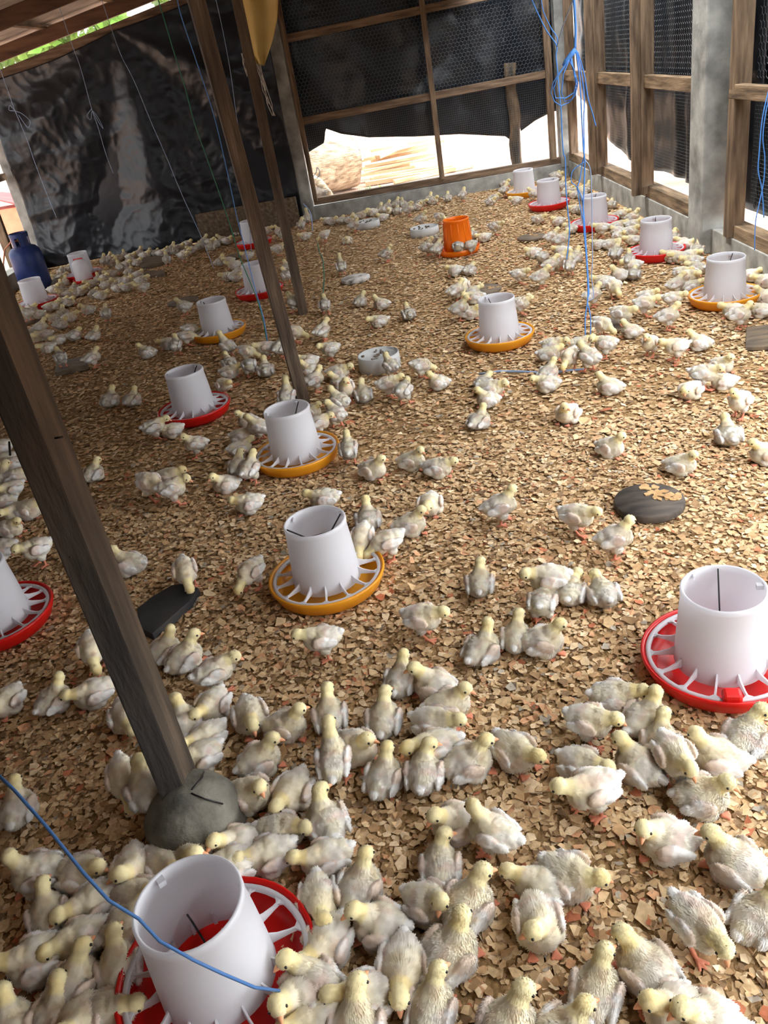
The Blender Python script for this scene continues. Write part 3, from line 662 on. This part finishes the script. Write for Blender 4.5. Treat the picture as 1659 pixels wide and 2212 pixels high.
for i, (x, y, r_, lab) in enumerate(((-8.6,17,1.5,'leafy green tree far outside above the gas cylinder corner'),(-5.2,17.5,1.5,'leafy green tree outside above the creased black sheet'),(-1.8,18,1.5,'leafy green tree outside beyond the gathered top of the sheet'))):
    e = empty('tree', (x, y, -.1), lab, 'tree', 'trees outside')
    MB().tube([(0,0,0),(.05,0,1.4),(0,.05,2.6)], [.14,.11,.07], 9).build('trunk', M['bark'], e)
    leaves('crown', (0,0,3.3), r_, 2600, .16, None, None, flat=.75, parent=e)
# red sheet over brick blocks outside on the left
g = gz(20,505,-.1)
bp = empty('brick_block', (-6.6, 14.4, -.1), 'pale brick block under the red sheet outside on the left', 'block')
MB().box(-1.2,.15,-.3,.3,0,.42).build('block', M['brick'], bp, bevel=.01); MB().box(.19,1.1,-.3,.3,0,.42).build('block', M['brick'], bp, bevel=.01)
rt = MB(); V = []
for i in range(14):
    for j in range(6):
        V.append((-7.9+i*.19, 14.02+j*.16, .345+.05*noise.noise(Vector((i*.6,j*.9,1)))+(.20*math.exp(-((i-8)/3)**2))))
rt.add(V, [(i*6+j, (i+1)*6+j, (i+1)*6+j+1, i*6+j+1) for i in range(13) for j in range(5)], True)
o = rt.build('red_sheet', M['redtarp']); tag(o, 'faded red sheet over the brick blocks outside on the left', 'sheet')
sd_ = o.modifiers.new('solid','SOLIDIFY'); sd_.thickness = .02
# ================================================================== litter flakes
def flakes():
    def pts(n_, x0, x1, y0, y1): return rng.uniform(x0,x1,n_), rng.uniform(y0,y1,n_)
    PAL = np.array([lin(226,194,146)[:3], lin(212,178,130)[:3], lin(238,210,166)[:3], lin(196,158,112)[:3], lin(170,136,96)[:3], lin(222,170,124)[:3], lin(142,114,84)[:3], lin(198,122,86)[:3], lin(184,172,150)[:3]])
    PW = np.array([.24,.22,.14,.16,.09,.06,.05,.018,.022]); PW /= PW.sum()
    V = []; F5 = []; CC = []; off = 0
    for (n_, x0, x1, y0, y1, smin, smax, k_) in ((92000,-2.3,1.7,.25,3.2,.0035,.0185,5), (110000,-4,2.12,3.0,9.7,.007,.019,4), (800,-2.0,1.9,.3,5,.018,.030,5)):
        x, y = pts(n_, x0, x1, y0, y1)
        if k_ == 5: keep = np.abs(x-(.05*y-.12)) < .62*y+.75; x, y = x[keep], y[keep]
        n_ = len(x); ln_ = smin+(smax-smin)*rng.beta(1.6,2.6,n_); wd = ln_*rng.uniform(.4,.95,n_); yaw = rng.uniform(0,2*PI,n_)
        tx = rng.normal(0,.13,n_); ty = rng.normal(0,.13,n_); z = .002+.009*rng.random(n_)**1.3+np.abs(tx)*ln_*.6
        curl = rng.normal(0,.25,n_)
        P = np.zeros((n_,k_,3))
        for i in range(k_):
            a = 2*PI*(i+.5)/k_+rng.uniform(-.38,.38,n_); r_ = rng.uniform(.8,1.2,n_)*(1.25 if k_ == 4 else 1.15)
            lx, ly = ln_*np.cos(a)*r_, wd*np.sin(a)*r_
            lz = lx*tx+ly*ty+curl*(lx*lx)/np.maximum(ln_,1e-4)
            P[:,i,0] = x+lx*np.cos(yaw)-ly*np.sin(yaw); P[:,i,1] = y+lx*np.sin(yaw)+ly*np.cos(yaw); P[:,i,2] = np.maximum(z+lz, .0008)
        col = PAL[rng.choice(len(PAL), n_, p=PW)]*rng.uniform(.84,1.12,(n_,1))*np.array([.97,.985,1.06])
        V.append(P.reshape(-1,3)); CC.append(np.repeat(col, k_, 0)); F5.append((off+np.arange(n_*k_)).reshape(n_,k_)); off += n_*k_
    o = bpy.data.objects.new('wood_shavings', array_mesh('wood_shavings', np.vstack(V), F5, M['flake'], np.vstack(CC))); COL.objects.link(o)
    return tag(o, 'loose tan wood shavings covering the whole shed floor', 'litter', kind='stuff')
flakes()
# ================================================================== chicks
TILES = {'A1':(0,400,3.95),'B1':(400,400,3.95),'C1':(800,340,3.77),'D1':(1200,340,3.614),'A2':(0,720,3.77),'B2':(400,720,3.77),'C2':(800,660,3.77),'D2':(1200,660,3.614),
 'A3':(0,1180,3.77),'B3':(400,1180,3.77),'C3':(800,1140,3.77),'D3':(1200,1140,3.614),'A4':(0,1660,3.77),'B4':(400,1660,3.77),'C4':(800,1660,3.77),'D4':(1200,1660,3.614)}
# zoomed x, zoomed y, heading (0 right, 90 away), posture (s sitting, S standing; u up, T tall, l low, t tucked, p pecking, L/R head turned)
DATA = {
'A4':"140,320,70,su 1010,90,270,Sp 1190,190,95,Su 310,860,160,sR 680,860,320,st 1090,830,260,sR 1340,790,300,sl 1560,700,270,sL 390,1190,80,su 760,1110,190,sl 660,1400,180,sl 280,1570,170,sl 1130,1060,330,sl 1050,1270,20,sl 970,1620,80,su 600,1780,30,su 450,2010,40,su 650,2090,240,su 880,1990,330,sl 90,2130,60,su",
'B4':"540,210,320,su 870,190,240,sl 1150,440,110,sR 790,500,340,sl 680,700,190,sl 420,610,190,su 1140,730,190,sl 1420,960,60,su 1090,1090,270,sl 1150,1430,230,sl 1050,1750,130,sL 1580,1270,165,su 950,1890,200,sL 1470,1860,180,sl 1080,2040,185,sl 1400,2110,80,su 380,800,180,sl",
'C4':"700,440,200,su 1000,510,160,Su 570,790,90,sR 480,1100,330,sR 800,1120,55,su 270,1640,265,sl 650,1510,45,su 500,1950,70,su 1390,950,175,sl 1370,1260,285,sR 1120,2130,60,su",
'D4':"60,2070,40,su 110,850,340,sl 280,180,215,Sl 860,560,200,sL 1400,730,165,su 1120,1220,330,Sl 1580,1170,70,su 710,1560,150,su 320,1740,85,su 930,1890,220,su 1200,2010,200,su 1150,220,20,su",
'A3':"10,30,180,st 750,850,270,Sp 1050,150,150,su 1510,210,275,Sp 1340,850,30,su 1510,910,40,su 50,1260,225,sl 440,1250,30,su 760,1200,190,sl 1020,1390,280,sp 1500,1440,90,su",
'B3':"240,1030,20,Sl 1110,760,180,Sl 530,210,225,Sp 220,1300,240,sl 530,1390,280,sl 820,1460,345,su 1180,1380,95,su 170,1560,210,sl 120,1720,200,sl 610,1740,20,su 1210,1740,85,ST 1400,1640,310,su",
'C3':"110,1560,85,su 110,2030,70,su 130,120,200,Sp 890,450,95,su 430,740,350,Sl 910,990,60,su 1190,890,90,su 1410,930,15,su 1450,430,190,Sl 1400,610,90,Sp 250,1240,75,su 520,1290,160,su 640,1440,10,su 530,1600,345,sl 530,1790,195,sl 440,2000,85,sR 800,1910,25,su 1180,1830,320,sl",
'D3':"120,500,90,sl 370,510,120,sl 470,90,20,Su 470,1330,15,sl 270,1510,355,Sl 700,1490,60,su 820,1680,100,su 930,1800,310,Sl 1480,1650,80,sR 1270,1790,190,su 210,1860,345,sl 650,1860,150,su",
'A2':"15,925,180,sl 40,1030,180,sl 90,1080,200,sl 30,1180,60,su 130,1170,0,sl 90,1270,200,sl 30,1390,180,st 140,1450,210,sl 240,1440,330,sl 80,1590,330,st 300,1770,190,Sl 490,190,100,Su 750,200,20,Su 390,120,185,sl 480,50,190,sl 205,60,300,Sl 1200,155,160,su 1430,95,80,Su 1370,85,180,sl 900,545,60,su 1080,540,50,su 1260,770,20,Sl 1400,790,190,sl 1590,900,180,Su 760,1140,50,su 1230,1240,320,Sp 1380,1180,340,sl 1410,1280,10,Sl",
'B2':"340,110,135,ST 510,145,340,Sp 650,120,190,Sl 355,240,110,su 365,315,0,sl 520,265,100,Sp 655,300,95,su 315,415,300,sl 775,120,60,Su 1010,230,170,Sl 1180,130,175,Sl 830,520,80,ST 1020,315,160,su 1050,380,30,Su 1250,320,5,sl 1260,400,170,su 1310,460,280,Su 1450,500,105,su 1255,560,140,Su 1225,660,130,Su 1090,730,20,Sl 1020,640,0,st 510,710,165,su 600,770,170,Su 470,840,0,sl 450,935,20,Sl 430,1080,70,Su 530,1110,60,Su 330,1230,190,su 520,1390,190,sl 1330,950,95,Su 1530,1110,330,su 1130,1350,180,sl 1490,1520,95,su 1440,1680,260,Sp",
'C2':"165,490,130,Su 150,650,15,Sl 275,700,70,Sl 415,495,30,Sp 555,625,180,su 930,630,60,st 990,675,0,sl 955,760,180,su 885,935,60,su 340,1270,350,su 550,1325,0,sl 1060,1640,20,Su 330,1790,10,su 485,1620,270,sl 1455,400,20,sl 1495,330,0,sl 1450,545,60,su 1440,640,170,sl",
'D2':"95,850,250,sL 170,1645,350,Sl 110,400,250,Sp 190,300,30,sl 260,410,150,Su 390,310,170,Sl 420,630,175,su 370,150,330,Sp 520,75,340,Sl 590,195,170,su 740,290,260,Su 880,90,15,Su 940,330,200,Sl 1120,290,180,su 1300,465,320,su 1160,540,10,Sl 1310,590,190,sl 1050,665,250,sl 1440,750,255,Su 1350,1010,120,su 430,1110,340,su 980,1240,0,su 1640,1160,210,su 1440,80,10,Su 1390,45,185,sl 1610,40,180,sl",
'D1':"1630,1090,200,su 1630,965,200,sl 1530,920,0,st 290,1080,30,Su 460,1010,300,Sp 370,970,180,sl 500,920,180,su 610,910,90,st 600,845,180,sl 570,795,90,Su 470,755,80,Su 700,1150,10,Sl 725,1085,0,st 920,1100,10,Sl 940,990,40,Su 990,905,330,sl 1045,930,340,sl 1060,1015,30,sl 1100,870,150,sl 910,775,185,sl 970,780,200,sl 1065,815,185,sl 1060,760,0,sl 1110,715,90,su 1030,690,0,st 990,665,180,st 925,630,90,su 890,610,0,st 335,680,180,sl 425,680,0,sl 600,645,190,sl 590,575,0,st 500,615,330,st 480,575,180,st 490,535,20,sl 360,555,185,Sl 450,465,190,sl 520,445,10,sl 600,470,30,su 610,530,0,st 435,370,90,st 120,560,150,sl 50,650,15,Su 45,730,180,sl 110,840,85,ST 155,780,60,su 40,800,20,Su 20,500,180,st 155,405,180,sl 205,410,90,st 80,225,0,st 45,210,60,su 110,255,0,st 145,290,180,st 70,285,90,st 185,260,0,st 215,265,180,sl 245,245,60,su 20,150,0,st 210,300,90,st",
'C1':"15,450,180,st 85,425,90,su 155,440,270,st 220,437,90,st 100,490,180,st 210,380,60,su 260,378,90,su 300,395,0,st 140,400,60,su 380,403,20,st 310,425,20,Su 420,372,350,sl 480,343,60,su 510,357,0,st 630,332,90,su 750,308,60,Su 415,505,15,Su 565,485,340,Sp 980,362,0,st 1010,330,30,st 1190,352,170,sl 1090,270,50,Su 1095,215,0,st 1330,300,180,Su 1425,143,30,su 1505,145,0,st 1360,142,0,st 1370,505,345,sl 1020,570,0,Sl 925,652,200,sl 830,630,90,st 815,725,160,Sp 715,740,95,Sp 545,680,10,Sl 460,735,30,Su 545,750,60,Su 130,785,20,Su 690,925,180,sl 810,918,60,st 700,1090,30,Su 760,1060,270,Sp 830,1095,30,sl 850,1145,180,sl 730,1240,20,Su 810,1272,0,st 1225,1190,0,Sl 1215,950,0,Sl 1390,980,15,Su 1320,780,200,st 1405,820,60,Sp 1470,870,30,Su 1480,650,15,Su 90,1195,170,su 310,1275,110,su 70,1335,180,sl",
'B1':"990,345,80,Su 1045,285,100,ST 1025,437,180,sl 1185,425,190,Sp 1385,472,270,st 1440,340,20,Su 1210,305,180,sl 1255,312,0,st 1330,303,60,st 1400,297,0,st 1430,285,90,st 1500,260,20,sl 1540,240,30,st 450,405,60,su 695,388,0,sl 800,390,150,su 830,420,90,Su 790,545,20,Sl 530,602,180,sl 295,655,40,su 370,650,180,st 415,682,180,sl 365,782,180,sl 435,785,0,sl 470,738,0,st 870,700,120,su 860,765,120,Su 930,1005,150,Su 1330,695,100,ST 1190,1020,90,Su 1495,990,60,su 1170,1245,40,Su 940,1260,350,Sp 20,505,0,st 55,550,180,st 120,520,90,st 165,480,60,su 215,492,0,st 265,502,90,st 320,470,180,su 360,478,0,st 10,580,0,st 215,530,90,st",
'A1':"1600,1290,10,Sp 1630,1240,20,Sp 1570,1040,170,Su 1220,870,170,Sl 1425,635,90,Su 1560,600,350,Sl 1490,560,90,su 1530,540,0,st 905,1095,90,Su 750,1065,180,su 805,928,60,st 865,942,10,sl 640,1282,30,st 800,1280,30,su 390,1280,180,sl 320,1300,250,st 230,1270,180,st 345,1200,20,su 520,1190,30,st 600,1130,10,sl 540,1095,90,su 465,1135,180,st 225,1085,150,Su 325,1095,180,sl 150,1060,90,st 70,1060,270,su 110,1110,300,Su 265,1055,0,st 430,1040,10,sl 480,1030,30,su 540,1000,0,st 590,1000,0,st 550,930,180,st 590,930,0,st 530,910,180,st 640,885,90,st 690,910,0,st 650,920,180,st 720,885,0,st 460,890,10,st 510,870,60,su 430,840,90,st 500,822,0,st 550,830,60,su 540,790,0,st 490,790,180,st 530,740,90,st 575,720,60,st 780,838,180,sl 840,800,90,su 900,822,180,st 910,855,30,sl 890,792,0,st 945,757,180,sl 880,742,0,st 990,860,90,st 1010,880,0,st 1085,872,10,sl 1000,822,180,st 1040,820,30,st 1110,800,90,st 1090,812,0,st 1180,762,20,st 1210,812,10,sl 1100,742,60,st 1025,702,120,Su 1080,682,0,st 1170,662,0,st 890,650,90,Su 930,632,60,su 960,662,0,st 1010,622,180,st 1060,602,90,su 1110,642,90,st 1120,612,0,st 1190,582,60,su 1240,602,0,st 1280,582,90,st 1330,582,60,st 1380,582,0,st 1430,570,90,st 1470,540,60,su",
}
def ico(sub=3):
    bm = bmesh.new(); bmesh.ops.create_icosphere(bm, subdivisions=sub, radius=1); v = [x.co.copy() for x in bm.verts]; f = [tuple(q.index for q in p.verts) for p in bm.faces]; bm.free(); return v, f
ICO = ico(3)
def chick_pose(code, turn=0):
    stand = code[0] == 'S'; h = code[1]; E = []; T = []
    H = .040 if stand else 0.0
    bz = .036+H; pit = math.radians({'u':13,'T':24,'L':10,'R':10,'l':1,'t':4,'p':-10}[h] if stand else {'u':12,'T':14,'L':8,'R':8,'l':2,'t':3,'p':0}[h])
    Rb = Matrix.Rotation(-pit, 3, 'Y')
    def B(p): return Rb @ Vector(p)+Vector((0,0,bz))
    wid = 1.0 if stand else 1.12
    E.append((B((-.006,0,0)), (.047,.0365*wid,.0355), Rb, 0)); E.append((B((-.034,0,.007)), (.029,.025,.024), Rb, 0))
    E.append((B((.020,0,-.005)), (.032,.031*wid,.030), Rb, 0)); E.append((B((-.058,0,.017)), (.015,.011,.008), Rb, 2))
    for s in (-1, 1):
        Rw = Rb @ Matrix.Rotation(s*.12, 3, 'Z') @ Matrix.Rotation(.12, 3, 'Y')
        E.append((B((-.001,s*.0350*wid,.007)), (.027,.0085,.019), Rw, 1)); E.append((B((-.027,s*.0335*wid,.002)), (.026,.0065,.0145), Rw, 2))
    if stand:
        for s in (-1, 1):
            E.append((B((-.006,s*.018,-.030)), (.017,.0135,.018), Rb, 0))
            fx = .012*s*(1 if h in 'uTL' else -1); kn = B((-.012,s*.019,-.042)); ft = Vector((.002+fx,s*.020,.006)); T.append(([B((-.006,s*.019,-.034)), kn, ft], .0046))
            for a in (-.5,0,.5): T.append(([ft, ft+Vector((.025*math.cos(a),.025*math.sin(a),-.002))], .0034))
            T.append(([ft, ft+Vector((-.013,0,-.002))], .0032))
    else:
        for s in (-1, 1):
            ft = Vector((.034,s*.022,.005))
            for a in (-.4,.05,.45): T.append(([ft, ft+Vector((.022*math.cos(a),.022*math.sin(a),-.001))], .0034))
            E.append((Vector((.004,s*.030,.018)), (.025,.014,.018), Matrix.Identity(3), 0))
    sh = B((.030,0,.013))
    el, L_, yaw, hp = {'u':(62,.033,0,-8),'T':(72,.052,0,4),'L':(58,.034,50,-8),'R':(58,.034,-50,-8),'l':(20,.034,0,-26),'t':(50,.022,0,-18),'p':(-48 if stand else -10,.052 if stand else .038,6,-62 if stand else -50)}[h]
    el = math.radians(el); ya = math.radians(yaw+turn)
    nd = Vector((math.cos(el)*math.cos(ya*.6), math.cos(el)*math.sin(ya*.6), math.sin(el))); hd = sh+nd*L_
    for i in range(6):
        t = i/5; p = sh.lerp(hd, t)-Vector((.010*(1-t),0,0)); r = .0235*(1-t)**1.2+.0140*(1-(1-t)**1.2); E.append((p, (r,r,r), Matrix.Identity(3), 0 if t < .25 else 4 if t < .45 else 3))
    Rh = Matrix.Rotation(ya*1.5, 3, 'Z') @ Matrix.Rotation(-math.radians(hp), 3, 'Y')
    hc = hd+Rh @ Vector((.005,0,.003)); E.append((hc, (.0196,.0170,.0172), Rh, 3))
    return E, T, hc, Rh, sh, hd
def chick_mesh(code, seed, turn=0):
    E, T, hc, Rh, sh, hd = chick_pose(code, turn); r = random.Random(seed); mb = MB()
    for c, rad, R_, k_ in E:
        mb.add([R_ @ Vector((v.x*rad[0], v.y*rad[1], v.z*rad[2]))+c for v in ICO[0]], ICO[1])
    for pts, rr in T: mb.tube(pts, rr, 8)
    o = mb.build('tmp', M['chick']); md = o.modifiers.new('r', 'REMESH'); md.mode = 'VOXEL'; md.voxel_size = .0026
    dg = bpy.context.evaluated_depsgraph_get(); me = o.evaluated_get(dg).to_mesh()
    nv = len(me.vertices); V = np.zeros(nv*3); me.vertices.foreach_get('co', V); V = V.reshape(-1,3)
    fc = [tuple(p.vertices) for p in me.polygons]; o.evaluated_get(dg).to_mesh_clear(); mm = o.data; bpy.data.objects.remove(o); bpy.data.meshes.remove(mm)
    Q = np.array([f for f in fc if len(f) == 4]); Tr = np.array([f for f in fc if len(f) == 3]).reshape(-1,3)
    def vnorm(V_, Q_):
        n_ = np.zeros_like(V_); fn = np.cross(V_[Q_[:,2]]-V_[Q_[:,0]], V_[Q_[:,3]]-V_[Q_[:,1]])
        for i in range(4): np.add.at(n_, Q_[:,i], fn)
        return n_/np.maximum(np.linalg.norm(n_, axis=1), 1e-9)[:,None]
    leg = np.zeros(nv)
    for pts, rr in T:
        for a, b in zip(pts[:-1], pts[1:]):
            a, b = np.array(a), np.array(b); t = np.clip(((V-a)@(b-a))/((b-a)@(b-a)), 0, 1); d = np.linalg.norm(V-a-t[:,None]*(b-a), axis=1); leg = np.maximum(leg, np.clip(2.6-d/rr, 0, 1))
    body = np.full(nv, 9.0); wing = np.full(nv, 9.0); wtip = np.full(nv, 9.0); yel = np.full(nv, 9.0); thigh = 0
    for c, rad, R_, k_ in E:
        q = (V-np.array(c)) @ np.array(R_); d = np.linalg.norm(q/np.array(rad), axis=1)
        if k_ == 0: body = np.minimum(body, d)
        elif k_ == 1: wing = np.minimum(wing, d)
        elif k_ == 2: wtip = np.minimum(wtip, d)
        elif k_ == 3: yel = np.minimum(yel, d)
    leg *= np.clip((body-1.02)*6, 0, 1) if code[0] == 'S' else np.clip((body-1.0)*8, 0, 1)
    # smooth
    ed = np.vstack([Q[:,[i,(i+1)%4]] for i in range(4)]); cnt = np.zeros(nv); np.add.at(cnt, ed[:,0], 1); np.add.at(cnt, ed[:,1], 1)
    for _ in range(4):
        s_ = np.zeros_like(V); np.add.at(s_, ed[:,0], V[ed[:,1]]); np.add.at(s_, ed[:,1], V[ed[:,0]])
        V = V+(.55*(1-leg))[:,None]*(s_/np.maximum(cnt,1)[:,None]-V)
    # lumpy down
    off = np.array([noise.noise(Vector(v*46)+Vector((seed,0,0)))*.0042+noise.noise(Vector(v*110)+Vector((0,seed,0)))*.0018 for v in V.tolist()] if False else [noise.noise(Vector((v[0]*46+seed, v[1]*46, v[2]*46)))*.0030+noise.noise(Vector((v[0]*110, v[1]*110+seed, v[2]*110)))*.0010 for v in V])
    Nn = vnorm(V, Q); isn = np.clip((1.25-yel)*4, 0, 1); V = V+Nn*(off*(1-leg)*(1-.75*isn))[:,None]
    Nn = vnorm(V, Q)
    # colour of the plumage itself
    cream = np.array(lin(244,238,224)[:3]); yc = np.array(lin(247,232,180)[:3]); ydeep = np.array(lin(243,216,142)[:3]); wh = np.array(lin(248,246,242)[:3]); pk = np.array(lin(222,182,168)[:3]); lg_ = np.array(lin(224,142,112)[:3]); gy = np.array(lin(226,214,204)[:3])
    wv = lambda k_, sd: np.array([noise.noise(Vector((v[0]*k_, v[1]*k_+sd, v[2]*k_))) for v in V])
    n1 = wv(24, seed+3.3); n2 = wv(40, seed+9.1)
    C_ = cream*np.ones((nv,1)); mix = lambda A_, c, t: A_*(1-t[:,None])+c*t[:,None]
    C_ = mix(C_, gy, np.clip(n1*1.4, 0, .6)); C_ = mix(C_, pk, np.clip(n2*1.6-.2, 0, .45)); C_ = mix(C_, yc, np.clip(-n1*1.2-.1, 0, .28))
    dn = np.linalg.norm(V-np.array(sh), axis=1); tn = np.clip(1.3-dn/.042, 0, 1)*.4
    C_ = mix(C_, ydeep, tn); 
    ty = np.clip((1.22-yel)*5, 0, 1)*np.clip((body-.8)*3, 0, 1); C_ = mix(C_, yc, ty); C_ = mix(C_, ydeep, ty*np.clip(n1*1.5, 0, .5))
    fq = (V-np.array(hc)) @ np.array(Rh); face = np.clip(1-np.linalg.norm(fq-[.016,0,-.003], axis=1)/.014, 0, 1); C_ = mix(C_, np.array(lin(236,214,186)[:3]), face)
    tw = np.clip((1.22-wing)*5, 0, 1); tt = np.clip((1.28-wtip)*5, 0, 1)
    C_ = mix(C_, pk, tw*.45); C_ = mix(C_, wh, np.clip(tt+tw*np.clip(n2*2+.15,0,1), 0, 1)*.95)
    C_ = mix(C_, lg_, leg)
    # tufts: pull each fluffy facet out to a point that lies back along the body
    ql = leg[Q].mean(1); qy = isn[Q].mean(1); qw = np.maximum(tw, tt)[Q].mean(1); cen = V[Q].mean(1); qn = Nn[Q].mean(1); qn /= np.maximum(np.linalg.norm(qn, axis=1), 1e-9)[:,None]
    g_ = np.random.default_rng(seed*17+3); m = len(Q); pick = (ql < .15) & (g_.random(m) < .8)
    ln_ = (.0062*(1-.62*qy)*(1-.35*qw))*g_.uniform(.35,1.15,m)
    back = np.array([-1,0,-.35])*np.ones((m,1)); back -= qn*(back*qn).sum(1)[:,None]
    tip = cen+qn*(ln_*.75)[:,None]+back*ln_[:,None]*.9+g_.normal(0,.0009,(m,3)); tip[:,2] = np.maximum(tip[:,2], .0015)
    idx = np.where(pick)[0]; tv = nv+np.arange(len(idx)); Va = np.vstack([V, tip[idx]]); Ca = np.vstack([C_, C_[Q[idx]].mean(1)*1.04]); Na = np.vstack([Nn, qn[idx]])
    tri = np.vstack([np.stack([Q[idx,i], Q[idx,(i+1)%4], tv], 1) for i in range(4)]+([Tr] if len(Tr) else []))
    me = array_mesh('chick_'+code, Va, [Q[~pick], tri], M['chick'], np.clip(Ca,0,1), smooth=True)
    if len(me.vertices) == len(Na): me.normals_split_custom_set_from_vertices(Na.tolist())
    return me, hc, Rh, (Va, [Q[~pick], tri], Ca)
bk = MB(); q = 10
bk.add([(-.004, .0072*math.cos(2*PI*k_/q), .0062*math.sin(2*PI*k_/q)) for k_ in range(q)]+[(.005, .0050*math.cos(2*PI*k_/q), .0046*math.sin(2*PI*k_/q)-.0005) for k_ in range(q)]+[(.0115, .0022*math.cos(2*PI*k_/q), .0022*math.sin(2*PI*k_/q)-.0026) for k_ in range(q)]+[(.0135,0,-.0045)], [(i*q+k_, i*q+(k_+1)%q, (i+1)*q+(k_+1)%q, (i+1)*q+k_) for i in (0,1) for k_ in range(q)]+[(2*q+k_, 2*q+(k_+1)%q, 3*q) for k_ in range(q)], True)
BEAK = bk.mesh('beak', M['beak'])
ICO2 = ico(2); EYE = MB().add([v*.0031 for v in ICO2[0]], ICO2[1], True).mesh('eye', M['eye'])
recs = []
for t, s in DATA.items():
    ox, oy, sc_ = TILES[t]
    for w_ in s.split():
        a, b, hd_, c = w_.split(','); recs.append((ox+float(a)/sc_, oy+float(b)/sc_, float(hd_), c))
out = []
for px, py, hdg, c in recs:                       # drop double notes of the same bird
    if all(abs(px-o[0])+abs(py-o[1]) > 7 for o in out): out.append((px, py, hdg, c))
recs = out
LIFT = {'the small grey plank':.035,'the black board':.035,'the left weathered disc':.026,'the pale disc':.036}
def place(px, py, hdg, c):
    z = .075 if c[0] == 'S' else .040
    g = gz(px, py, z); az = math.atan2(g[1], g[0])
    return g[0], g[1], az+math.radians(hdg-90-11)
P_ = [[*place(*r)] for r in recs]
LM += [(420,1740,'the cracked concrete footing'),(655,870,'the foot of the grey post'),(655,678,'the foot of the thin post'),(1530,500,'the concrete pillar'),(1205,385,'the back corner'),(1268,755,'the end of the blue twine'),(690,470,'the back concrete column'),(545,470,'the brown board'),(735,1880,None)]
LM = [l for l in LM if l[2]]
def side(px, py, l):
    dx, dy = px-l[0], (py-l[1])*1.25
    return ('right of' if dx > 0 else 'left of') if abs(dx) > abs(dy) else ('in front of' if dy > 0 else 'behind')
def facing(h):
    h %= 360; return 'facing right' if h < 45 or h >= 315 else 'facing away' if h < 135 else 'facing left' if h < 225 else 'facing the camera'
def act(c):
    if c[1] == 'p': return 'pecking chick'
    b = 'sitting chick' if c[0] == 's' else 'standing chick'
    if c[1] in 'LR': return 'head-turned sitting chick'
    if c[1] == 'T': return 'tall upright chick'
    return b
dist = [math.hypot(*(gz(r[0], r[1], .04)-CPOS)[:2])+0 for r in recs]
order = sorted(range(len(recs)), key=lambda i: dist[i]); IND = set(order[:300])
ORD = ['nearest','second nearest','third nearest','fourth nearest','fifth nearest','sixth nearest','seventh nearest','eighth nearest','ninth nearest','tenth nearest']+['%dth nearest' % i for i in range(11,60)]
from collections import defaultdict
bucket = defaultdict(list)
for i, r in enumerate(recs):
    for li, l in enumerate(LM):
        bucket[(act(r[3]), facing(r[2]), side(r[0], r[1], l), li)].append((math.hypot(r[0]-l[0], r[1]-l[1]), i))
best = {}
for kk, lst in bucket.items():
    lst.sort()
    for rk, (d, i) in enumerate(lst):
        if i not in best or (rk*140+d) < best[i][0]: best[i] = (rk*140+d, rk, kk)
def label_of(i):
    _, rk, (a, f, s_, li) = best[i]; return '%s %s, %s %s %s' % (a, f, ORD[rk], s_, LM[li][2])
variants = {}
def variant(c, i):
    key = (c, i % 3 if c in ('su','sl','Su','Sl') else 0)
    if key not in variants: variants[key] = chick_mesh(c, 1+len(variants), (0, 24, -22)[key[1]])
    return variants[key]
rest = []
for i in order:
    px, py, hdg, c = recs[i]; x, y, rz = P_[i]; me, hc, Rh, raw = variant(c, i); rr = random.Random(i*7+1); s_ = rr.uniform(.93,1.05)
    z = .007
    for l in LM:
        if l[2] in LIFT and abs(px-l[0]) < 30 and -34 < py-l[1] < 12: z = LIFT[l[2]]
    if z > .02:
        g = gz(px, py, (.075 if c[0] == 'S' else .04)+z); x, y = g[0], g[1]
    if i not in IND: rest.append((x, y, z, rz, s_, raw)); continue
    o = bpy.data.objects.new('chick', me); COL.objects.link(o); o.location = (x, y, z); o.rotation_euler = (0,0,rz); o.scale = (s_*rr.uniform(.96,1.04), s_*rr.uniform(.97,1.06), s_*rr.uniform(.95,1.05))
    tag(o, label_of(i), 'chick', 'chicks on the shavings')
    if dist[i] < 6.5:
        b = bpy.data.objects.new('beak', BEAK); COL.objects.link(b); b.parent = o
        b.matrix_local = Matrix.Translation(hc+Rh @ Vector((.0176,0,-.003))) @ Rh.to_4x4()
        if dist[i] < 4.5:
            for sg in (-1, 1):
                e = bpy.data.objects.new('eye', EYE); COL.objects.link(e); e.parent = o; e.matrix_local = Matrix.Translation(hc+Rh @ Vector((.0078,sg*.0153,.0025))) @ Rh.to_4x4()
if rest:
    V = []; Fq = []; Ft = []; CC = []; off = 0
    for x, y, z, rz, s_, (Va, Fs, Ca) in rest:
        c_, n_ = math.cos(rz), math.sin(rz); R_ = np.array([[c_,-n_,0],[n_,c_,0],[0,0,1]]); V.append((Va*s_) @ R_.T+[x,y,z]); CC.append(Ca)
        Fq.append(Fs[0]+off); Ft.append(Fs[1]+off); off += len(Va)
    o = bpy.data.objects.new('chick_flock', array_mesh('chick_flock', np.vstack(V), [np.vstack(Fq), np.vstack(Ft)], M['chick'], np.clip(np.vstack(CC),0,1), smooth=True)); COL.objects.link(o)
    tag(o, 'far crowd of small pale chicks packed along the back wall and left corner', 'chicks', None, 'stuff')
print('RANKS', np.bincount([best[i][1] for i in IND]))
print('CHICKS', len(recs), 'individual', len(IND), 'rest', len(rest), 'variants', len(variants), 'dup labels', 300-len({label_of(i) for i in IND}), 'max words', max(len(label_of(i).split()) for i in IND))
